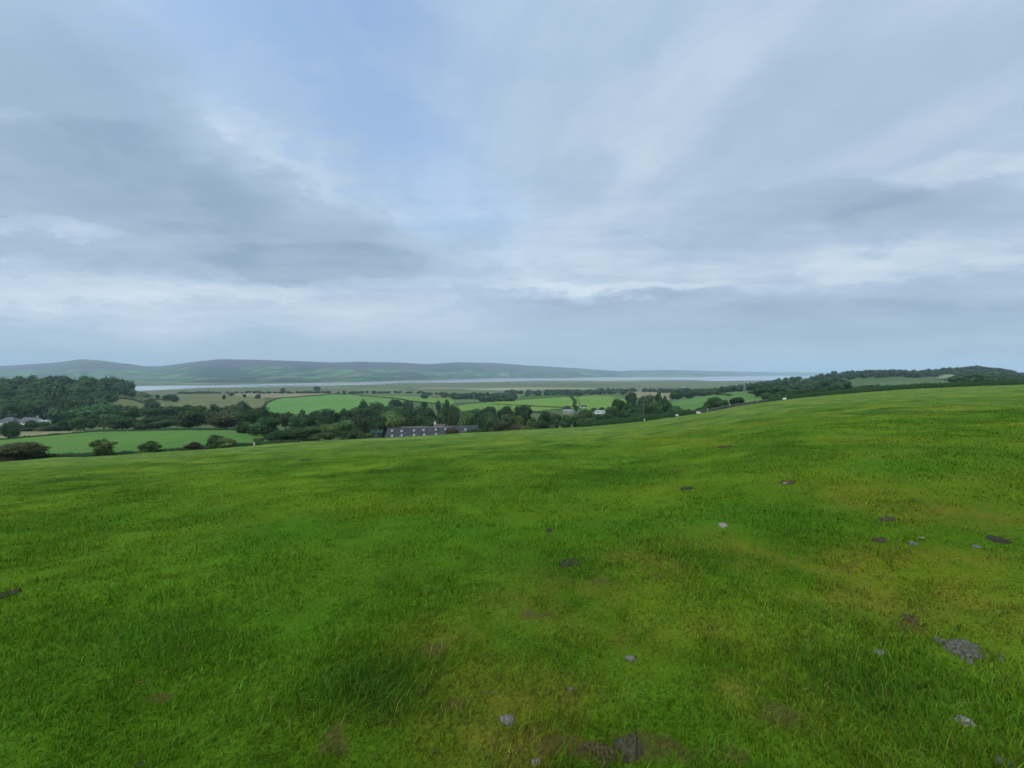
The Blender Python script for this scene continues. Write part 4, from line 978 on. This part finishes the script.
# ------------------------------------------------------------------ sheep
WOOL = noise_mat('wool', (.42, .39, .33), (.62, .59, .51), 9, .95, 6, .5)
def sheep_mesh(lying=False, graze=False):
    bm = bmesh.new(); sk = bm.verts.layers.skin.verify()
    V = []
    def v(p, r, root=False):
        q = bm.verts.new(p); q[sk].radius = (r, r); q[sk].use_root = root; return q
    def e(a, b): bm.edges.new((a, b))
    zb = .30 if lying else .62
    pel = v((-.38, 0, zb), .23, True); bel = v((0, 0, zb), .27); sh = v((.36, 0, zb + .02), .22)
    e(pel, bel); e(bel, sh)
    nk = v((.55, 0, zb + (-.02 if graze else .2)), .12); hd = v((.66, 0, zb + (-.3 if graze else .32)), .10); mu = v((.74 if graze else .86, 0, zb + (-.48 if graze else .22)), .055)
    e(sh, nk); e(nk, hd); e(hd, mu)
    for s in (-1, 1):
        er = v((hd.co.x - .05, s * .17, hd.co.z + .05), .03); e(hd, er)
    tl = v((-.62, 0, zb + .0), .05); e(pel, tl)
    for root, x in ((pel, -.40), (sh, .34)):
        for s in (-1, 1):
            if lying:
                k = v((x + .12, s * .24, .12), .075); f = v((x + .34, s * .24, .05), .04); e(root, k); e(k, f)
            else:
                up = v((x, s * .13, .40), .095); hk = v((x + (-.06 if x < 0 else .02), s * .13, .22), .045); ft = v((x, s * .13, .03), .04); e(root, up); e(up, hk); e(hk, ft)
    me = bpy.data.meshes.new('sheep'); bm.to_mesh(me); bm.free(); me.materials.append(WOOL)
    o = bpy.data.objects.new('sheep', me); COL.objects.link(o)
    o.modifiers.new('skin', 'SKIN').use_smooth_shade = True; s = o.modifiers.new('smooth', 'SUBSURF'); s.levels = 2; s.render_levels = 2
    return o
for px, Y, rz, ly, gr, lab in ((677, 114, 1.9, False, True, 'white sheep grazing nearest, standing end-on below the leafy hedge'), (699, 133, 3.0, True, False, 'white sheep lying in the grass beside the stone wall'),
    (784, 131, .2, True, False, 'white sheep lying alone by the start of the long dark hedge'), (644.4, 131, 1.2, False, True, 'pale sheep right against the leafy hedge, below the telegraph pole')):
    o = sheep_mesh(ly, gr); x = (px - 512) / F * Y; o.location = (x, Y, T(x, Y) - .01); o.rotation_euler.z = rz
    k = 1.15 if ly else .95
    if px == 644.4: k = .85
    o.scale = (k, k, k)
    tag(o, lab, 'sheep', 'sheep along the far pasture edge')

# ------------------------------------------------------------------ stones, mud and dung in the turf
STONE = noise_mat('field_stone', (.060, .057, .048), (.175, .168, .150), 14, .85, 7, .4); PSTONE = noise_mat('pale_stone', (.11, .104, .085), (.25, .235, .195), 16, .9, 7, .4)
MUD = noise_mat('dried_mud', (.028, .025, .013), (.080, .070, .042), 55, .95, 10, 1.0); DUNG = noise_mat('dung', (.018, .018, .010), (.058, .054, .034), 60, .9, 10, 1.0); SOIL = noise_mat('soil', (.030, .023, .009), (.085, .064, .030), 60, .95, 10, 1.0)
def lump(name, px, py, w, hgt, dep, mat, label, cat, seed, sub=3, rough=.35, group=None):
    """an irregular lump w pixels wide, half sunk in the turf"""
    x, y = hit(px, py); W = .85 * w * y / F; bm = bmesh.new()
    bmesh.ops.create_icosphere(bm, subdivisions=sub, radius=.5)
    g = random.Random(seed); o1 = Vector((g.uniform(0, 50), g.uniform(0, 50), g.uniform(0, 50)))
    from mathutils import noise as mn
    for v in bm.verts:
        p = v.co.copy(); n = mn.fractal(p * 2.1 + o1, 1.0, 2.0, 4) ; n2 = mn.noise(p * 7 + o1)
        v.co = p * (1 + rough * n + rough * .25 * n2)
        if 'stone' in name: # a few flat faces
            for q in range(3):
                d = Vector((math.sin(seed + q * 2.1), math.cos(seed * 1.7 + q), math.sin(seed * .7 + q * 1.3))).normalized(); t = v.co.dot(d) - .36
                if t > 0: v.co -= d * t * .8
    o = bm_obj(name, bm, mat, smooth=True); o.scale = (W, W * dep, W * hgt); o.rotation_euler.z = g.uniform(-.4, .4)
    o.location = (x, y, T(x, y) - W * hgt * .02); tag(o, label, cat, group); return o
def pat(name, px, py, w, ry, hgt, mat, label, cat, seed, group=None, broken=.0):
    """a ragged low mound on the turf: w by 2*ry pixels"""
    x, y = hit(px, py); W = w * y / F; D = max(.08, hit(px, py - ry)[1] - hit(px, py + ry)[1]); g = np.random.default_rng(seed)
    n = 44; a = np.linspace(-1.12, 1.12, n); A, B = [q.ravel() for q in np.meshgrid(a, a)]
    r = np.hypot(A, B) + .95 * fbm(A * 1.6 + seed, B * 1.6, seed, 3) + .25 * fbm(A * 5, B * 5 + seed, seed + 3, 2)
    edge = sstep(.98, .55, r) if False else 1 - sstep(.5, .92, r)
    X = x + A * W / 2; Y = y + B * D / 2; z0 = terrain(X, Y)
    lum = .55 + 1.1 * fbm(A * 3.2 + 5, B * 3.2 + seed, seed + 7, 4) + .9 * fbm(A * 8, B * 8, seed + 9, 3)
    if broken: edge = edge * (1 - broken * sstep(.02, .12, fbm(A * 2.6, B * 2.6 + seed, seed + 13, 3)))
    z = z0 - .035 + edge * (.045 + hgt * np.clip(lum, .05, 1.4))
    fl, lt = grid_faces(n, n)
    o = mesh_np(name, np.stack([X - x, Y - y, z - T(x, y)], 1), fl, lt, mat, smooth=True); o.location = (x, y, T(x, y)); tag(o, label, cat, group); return o
G_S = 'stones lying in the pasture'
for k, a in enumerate((
 ('stone', 630.5, 659, 13, .6, .8, STONE, 'small upright grey stone in thin grass left of the centre mud'),
 ('stone', 570.5, 690, 8, .6, .8, STONE, 'tiny dark grey stone between the two bigger grey stones'),
 ('stone', 507.5, 721, 19, .55, .8, STONE, 'grey rounded stone at the front among brownish grass'),
 ('stone', 536, 762, 12, .5, .8, PSTONE, 'half-buried stone at the very bottom beside the brown soil'),
 ('stone', 965.5, 722, 20, .5, .8, PSTONE, 'pale grey stone below the large mud patch on the right'),
 ('stone', 1003, 762, 16, .5, .8, STONE, 'grey stone in the bottom right corner'),
 ('stone', 723.5, 525.5, 11, .5, .8, PSTONE, 'whitish flat stone alone in green grass'),
 ('stone', 880, 652, 13, .35, .8, PSTONE, 'flat tan stone left of the large mud patch'),
 ('stone', 786.5, 483.5, 9, .45, .8, PSTONE, 'pale stone in a worn spot on the upper pasture'),
 ('stone', 914, 543.5, 11, .35, .8, STONE, 'flat grey stone in the row of three on the right'),
 ('stone', 976.5, 547, 9, .4, .8, STONE, 'small grey stone below the dark dung on the right'),
 ('stone', 142, 764, 8, .5, .8, STONE, 'small stone at the bottom edge on the left'),
 ('stone', 921, 538, 7, .35, .8, PSTONE, 'thin pale stone just behind the flat grey one'),
 )):
    lump(*a, 'stone', 40 + k, group=G_S)
pat('mud_patch', 965, 650, 62, 17, .020, noise_mat('grey_mud', (.045, .041, .030), (.125, .115, .09), 55, .95, 10, 1.0), 'large grey crusted patch of dried mud on the right', 'mud', 3, 'mud patches in the pasture', broken=.45)
pat('mud_patch', 600, 757, 60, 13, .03, SOIL, 'brown churned soil at the bottom, left half', 'mud', 5, 'mud patches in the pasture', broken=.7)
pat('mud_patch', 627, 749, 48, 18, .06, MUD, 'dark lumpy soil heap at the bottom centre', 'mud', 8, 'mud patches in the pasture', broken=.8)
pat('cow_pat', 569.5, 563.5, 30, 5, .03, DUNG, 'dark cow pat in the centre of the pasture', 'dung', 9, 'dung on the pasture')
pat('cow_pat', 996, 540, 30, 5, .035, DUNG, 'dark cow pat near the right edge', 'dung', 12, 'dung on the pasture')
pat('cow_pat', 886, 520.5, 19, 2.5, .03, MUD, 'grey flat dung farthest left of the row of three on the right', 'dung', 15, 'dung on the pasture')
pat('cow_pat', 880, 541.5, 18, 2.5, .03, MUD, 'grey dung beside the flat grey stone', 'dung', 16, 'dung on the pasture')
pat('cow_pat', 688, 489, 20, 1.6, .04, DUNG, 'dark thin streak of dung on the upper pasture', 'dung', 18, 'dung on the pasture')
pat('mud_patch', 724, 447.5, 14, 1.2, .06, SOIL, 'brown bare spot high on the pasture below the sheep', 'mud', 21, 'mud patches in the pasture')
pat('mud_patch', 788, 483, 18, 3, .02, SOIL, 'worn brown spot around the pale upper stone', 'mud', 22, 'mud patches in the pasture')
pat('cow_pat', 5, 596, 20, 4, .03, DUNG, 'dark dung at the left picture edge', 'dung', 24, 'dung on the pasture')
pat('cow_pat', 549, 531, 8, 2, .03, DUNG, 'tiny dark dung just above the centre cow pat', 'dung', 25, 'dung on the pasture')
pat('cow_pat', 306, 460.5, 10, 1, .05, DUNG, 'small dark spot on the far crest, left of the middle', 'dung', 26, 'dung on the pasture')
pat('mud_patch', 912, 621, 26, 6, .02, SOIL, 'brown bare spot above the large mud patch', 'mud', 28, 'mud patches in the pasture', broken=.5)

# ------------------------------------------------------------------ haze
def haze(density=9e-5):
    bm = bmesh.new(); add_box(bm, -19000, 19000, -600, 22000, ZW - 2.5, 330)
    m = bpy.data.materials.new('haze'); m.use_nodes = True; nt = m.node_tree; nt.nodes.clear()
    out = nt.nodes.new('ShaderNodeOutputMaterial'); v = nt.nodes.new('ShaderNodeVolumePrincipled')
    v.inputs['Color'].default_value = (.62, .76, .89, 1); v.inputs['Density'].default_value = density; v.inputs['Anisotropy'].default_value = 0.0
    nt.links.new(v.outputs[0], out.inputs['Volume'])
    o = bm_obj('haze', bm, m); tag(o, 'thin bluish haze lying over the estuary and far hills', 'haze', kind='stuff')
haze()

# ------------------------------------------------------------------ sky and light
SUN_EL, SUN_AZ = math.radians(52), math.radians(205)     # azimuth clockwise from +Y
SUNV = (math.sin(SUN_AZ) * math.cos(SUN_EL), math.cos(SUN_AZ) * math.cos(SUN_EL), math.sin(SUN_EL))
def build_world():
    w = bpy.data.worlds.new('World'); SC.world = w; w.use_nodes = True; nt = w.node_tree; nt.nodes.clear(); L = nt.links
    def val(x): return x
    def M(op, a, b=None, c=None, clamp=False):
        n = nt.nodes.new('ShaderNodeMath'); n.operation = op; n.use_clamp = clamp
        for i, x in enumerate((a, b, c)):
            if x is None: continue
            if isinstance(x, (int, float)): n.inputs[i].default_value = x
            else: L.new(x, n.inputs[i])
        return n.outputs[0]
    add = lambda a, b: M('ADD', a, b); sub = lambda a, b: M('SUBTRACT', a, b); mul = lambda a, b: M('MULTIPLY', a, b); div = lambda a, b: M('DIVIDE', a, b)
    def smooth(x, a, b):
        n = nt.nodes.new('ShaderNodeMapRange'); n.interpolation_type = 'SMOOTHSTEP'; n.inputs[1].default_value = a; n.inputs[2].default_value = b; L.new(x, n.inputs[0]); return n.outputs[0]
    def mixc(f, a, b):
        n = nt.nodes.new('ShaderNodeMix'); n.data_type = 'RGBA'
        for i, x in ((0, f), (6, a), (7, b)):
            if isinstance(x, (int, float)): n.inputs[i].default_value = x
            elif isinstance(x, tuple): n.inputs[i].default_value = (*x, 1)
            else: L.new(x, n.inputs[i])
        return n.outputs[2]
    def noise(vec, scale, detail, rough=.55, dist=0.0):
        n = nt.nodes.new('ShaderNodeTexNoise'); n.inputs['Scale'].default_value = scale; n.inputs['Detail'].default_value = detail; n.inputs['Roughness'].default_value = rough; n.inputs['Distortion'].default_value = dist
        L.new(vec, n.inputs['Vector']); return sub(n.outputs['Fac'], .5)
    def comb(x, y, z=0.0):
        n = nt.nodes.new('ShaderNodeCombineXYZ')
        for i, q in enumerate((x, y, z)):
            if isinstance(q, (int, float)): n.inputs[i].default_value = q
            else: L.new(q, n.inputs[i])
        return n.outputs[0]
    tc = nt.nodes.new('ShaderNodeTexCoord'); sp = nt.nodes.new('ShaderNodeSeparateXYZ'); L.new(tc.outputs['Generated'], sp.inputs[0])
    X, Y, Z = sp.outputs
    el = M('MAXIMUM', Z, 0.0)
    # bearing and height of the sky direction (as tangents), and the point of a flat cloud deck
    yc = M('MAXIMUM', Y, .25); u = div(X, yc); v = div(el, yc)
    dz = add(el, .10); cx = div(X, dz); cy = div(Y, dz)
    warp = comb(mul(cx, .55), mul(cy, .55)); n0 = noise(warp, 1.0, 4); n0b = noise(comb(add(mul(cx, .55), 7.0), mul(cy, .55)), 1.0, 4)
    wx = add(cx, mul(n0, .9)); wy = add(cy, mul(n0b, .9))
    nA = noise(comb(mul(wx, .42), mul(wy, .30), 3.0), 1.0, 6, .55)       # broad decks
    nB = noise(comb(mul(wx, 1.3), mul(wy, .75), 9.0), 1.0, 7, .55)       # lumps
    nC = noise(comb(mul(u, 1.1), mul(v, 3.6), 1.0), 2.2, 7, .55)           # flat streaks near the horizon
    nD = noise(comb(mul(u, 4.0), mul(v, 9.0), 5.0), 2.0, 6, .6)
    # ragged bearings for the named cloud banks
    nE = noise(comb(mul(wx, 3.6), mul(wy, 2.2), 2.0), 1.0, 8, .6)
    uw = add(add(u, mul(nB, .34)), mul(nD, .20)); vw = add(add(v, mul(nC, .15)), mul(nD, .085))
    def bank(px, py, rx, ry, rot, soft=1.0):
        cu, cv = (px - 512) / F, (HY - py) / F; a = math.radians(rot); c, s = math.cos(a), math.sin(a)
        du = sub(uw, cu); dv = sub(vw, cv)
        p = div(add(mul(du, c), mul(dv, s)), rx / F); q = div(sub(mul(dv, c), mul(du, s)), ry / F)
        d = add(mul(p, p), mul(q, q)); e = M('EXPONENT', mul(d, -soft))
        return add(mul(e, .55), mul(smooth(add(e, add(mul(nB, .45), add(mul(nE, .40), mul(nD, .25)))), .34, .58), .45))
    dark = None
    for b in SKY_DARK:
        t = mul(bank(*b[:5]), b[5]); dark = t if dark is None else add(dark, t)
    lite = None
    for b in SKY_LIGHT:
        t = mul(bank(*b[:5]), b[5]); lite = t if lite is None else add(lite, t)
    blue = None
    for b in SKY_BLUE:
        t = mul(bank(*b[:5]), b[5]); blue = t if blue is None else add(blue, t)
    t = add(.55, mul(nA, .35)); t = add(t, mul(nB, .26)); t = add(t, mul(mul(nC, .42), smooth(v, .75, .12)))
    t = add(t, mul(nE, mul(smooth(v, .0, .25), .30)))
    nF = noise(comb(mul(add(wx, mul(wy, .25)), 2.6), mul(wy, .5), 6.0), 1.0, 8, .62)
    t = add(t, mul(nF, mul(smooth(v, .2, .55), .42)))
    nG = noise(comb(add(mul(u, 2.0), mul(nC, .4)), mul(v, 17.0), 8.0), 1.6, 8, .6)
    t = add(t, mul(nG, mul(mul(smooth(v, .02, .12), smooth(v, .62, .3)), .50)))
    t = add(t, mul(lite, add(1.0, mul(nD, .9)))); t = sub(t, mul(dark, add(1.0, mul(nB, 1.0))))
    t = M('MULTIPLY', t, 1.0, clamp=True)
    sky = nt.nodes.new('ShaderNodeTexSky'); sky.sky_type = 'NISHITA'; sky.sun_disc = False; sky.sun_elevation = SUN_EL; sky.sun_rotation = SUN_AZ; sky.air_density = 1.0; sky.dust_density = 1.0
    K = 10.0
    dc = tuple(K * q for q in (.245, .325, .435)); bc = tuple(K * q for q in (.610, .700, .790)); wc = tuple(K * q for q in (.38, .46, .57))
    cr = nt.nodes.new('ShaderNodeValToRGB'); e = cr.color_ramp.elements; e[0].position = 0; e[0].color = (.265, .360, .490, 1); e[1].position = 1; e[1].color = (.710, .805, .875, 1)
    k = e.new(.5); k.color = (.415, .530, .668, 1)
    L.new(t, cr.inputs[0])
    vm = nt.nodes.new('ShaderNodeVectorMath'); vm.operation = 'SCALE'; vm.inputs[3].default_value = K; L.new(cr.outputs[0], vm.inputs[0])
    cloud = vm.outputs[0]
    # low air: grey-blue veil along the horizon
    cloud = mixc(mul(smooth(v, .16, .0), .72), cloud, tuple(K * q for q in (.35, .465, .54)))
    cover = sub(1.0, M('MULTIPLY', blue, add(1.0, mul(nA, 1.5)), clamp=True))
    cover = M('MULTIPLY', cover, 1.0, clamp=True)
    skyt = nt.nodes.new('ShaderNodeVectorMath'); skyt.operation = 'MULTIPLY'; skyt.inputs[1].default_value = (2.15, 2.3, 2.35); L.new(sky.outputs[0], skyt.inputs[0])
    col = mixc(cover, skyt.outputs[0], cloud)
    # glow added round the sun direction behind the viewer to brighten the pasture
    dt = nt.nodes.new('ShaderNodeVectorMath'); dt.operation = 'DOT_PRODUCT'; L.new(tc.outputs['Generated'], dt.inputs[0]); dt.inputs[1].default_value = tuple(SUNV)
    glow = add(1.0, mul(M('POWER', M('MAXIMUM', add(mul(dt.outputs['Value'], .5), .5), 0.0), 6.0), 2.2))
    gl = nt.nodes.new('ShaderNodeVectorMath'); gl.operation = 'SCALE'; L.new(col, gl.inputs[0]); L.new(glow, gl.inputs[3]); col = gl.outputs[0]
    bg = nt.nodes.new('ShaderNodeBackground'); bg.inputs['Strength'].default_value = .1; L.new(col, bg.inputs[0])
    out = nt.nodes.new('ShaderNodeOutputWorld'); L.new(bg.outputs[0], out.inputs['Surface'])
    w.cycles.sampling_method = 'MANUAL'; w.cycles.sample_map_resolution = 512
# (px, py, half width, half height, tilt in degrees, weight)
SKY_DARK = [(60, 190, 260, 75, -8, 0.373), (250, 200, 190, 36, -14, 0.196), (330, 262, 120, 22, -3, 0.373), (70, 60, 160, 80, -25, 0.355), (160, 270, 110, 14, -2, 0.133),
            (800, 205, 170, 28, 6, 0.266), (930, 215, 120, 30, 8, 0.230), (690, 240, 70, 12, 2, 0.196), (800, 320, 330, 22, 0, 0.196), (600, 300, 110, 9, 0, 0.248), (960, 300, 120, 26, 0, 0.142), (560, 180, 80, 40, 20, 0.107), (1010, 60, 120, 60, 0, 0.071), (830, 100, 160, 60, 20, 0.107)]
SKY_LIGHT = [(50, 225, 90, 12, -4, 0.312), (120, 290, 240, 18, 0, 0.246), (230, 318, 260, 22, 0, 0.131), (480, 190, 60, 26, -20, 0.115), (600, 240, 120, 34, 10, 0.148), (600, 290, 160, 10, 0, 0.279), (900, 265, 160, 20, 4, 0.180), (640, 120, 150, 60, 35, 0.066), (300, 165, 130, 14, -28, 0.115), (210, 110, 60, 22, -25, 0.115), (960, 170, 100, 14, 6, 0.164)]
SKY_BLUE = [(310, 40, 230, 110, -25, .38), (410, 150, 150, 60, -40, .30), (520, 10, 200, 80, 0, .2), (270, -80, 260, 160, 0, .3)]
build_world()
sd = bpy.data.lights.new('sun', 'SUN'); sd.energy = 1.5; sd.angle = math.radians(14); sd.color = (1, .96, .9)
so = bpy.data.objects.new('sun', sd); COL.objects.link(so)
sv = Vector((math.sin(SUN_AZ) * math.cos(SUN_EL), math.cos(SUN_AZ) * math.cos(SUN_EL), math.sin(SUN_EL)))
so.rotation_euler = sv.to_track_quat('Z', 'Y').to_euler(); so.location = sv * 50

cam = bpy.data.cameras.new('camera'); co = bpy.data.objects.new('camera', cam); COL.objects.link(co)
cam.sensor_width = 36; cam.lens = 36 * F / 1024; cam.shift_y = (HY - 384) / 1024; cam.clip_start = .05; cam.clip_end = 80000
co.location = (0, 0, CZ); co.rotation_euler = (math.radians(90), 0, 0)
cam.shift_y = -(384 - HY) / 1024
SC.camera = co
SC.render.resolution_x = 1024; SC.render.resolution_y = 768
SC.view_settings.view_transform = 'Standard'; SC.view_settings.look = 'None'; SC.view_settings.exposure = 0.1; SC.view_settings.gamma = 1
SC.render.engine = 'CYCLES'
cy = SC.cycles; cy.max_bounces = 5; cy.diffuse_bounces = 3; cy.glossy_bounces = 2; cy.transmission_bounces = 2; cy.volume_bounces = 2; cy.transparent_max_bounces = 4
cy.use_denoising = True; cy.denoiser = 'OPENIMAGEDENOISE'; cy.denoising_input_passes = 'RGB_ALBEDO_NORMAL'
cy.caustics_reflective = False; cy.caustics_refractive = False
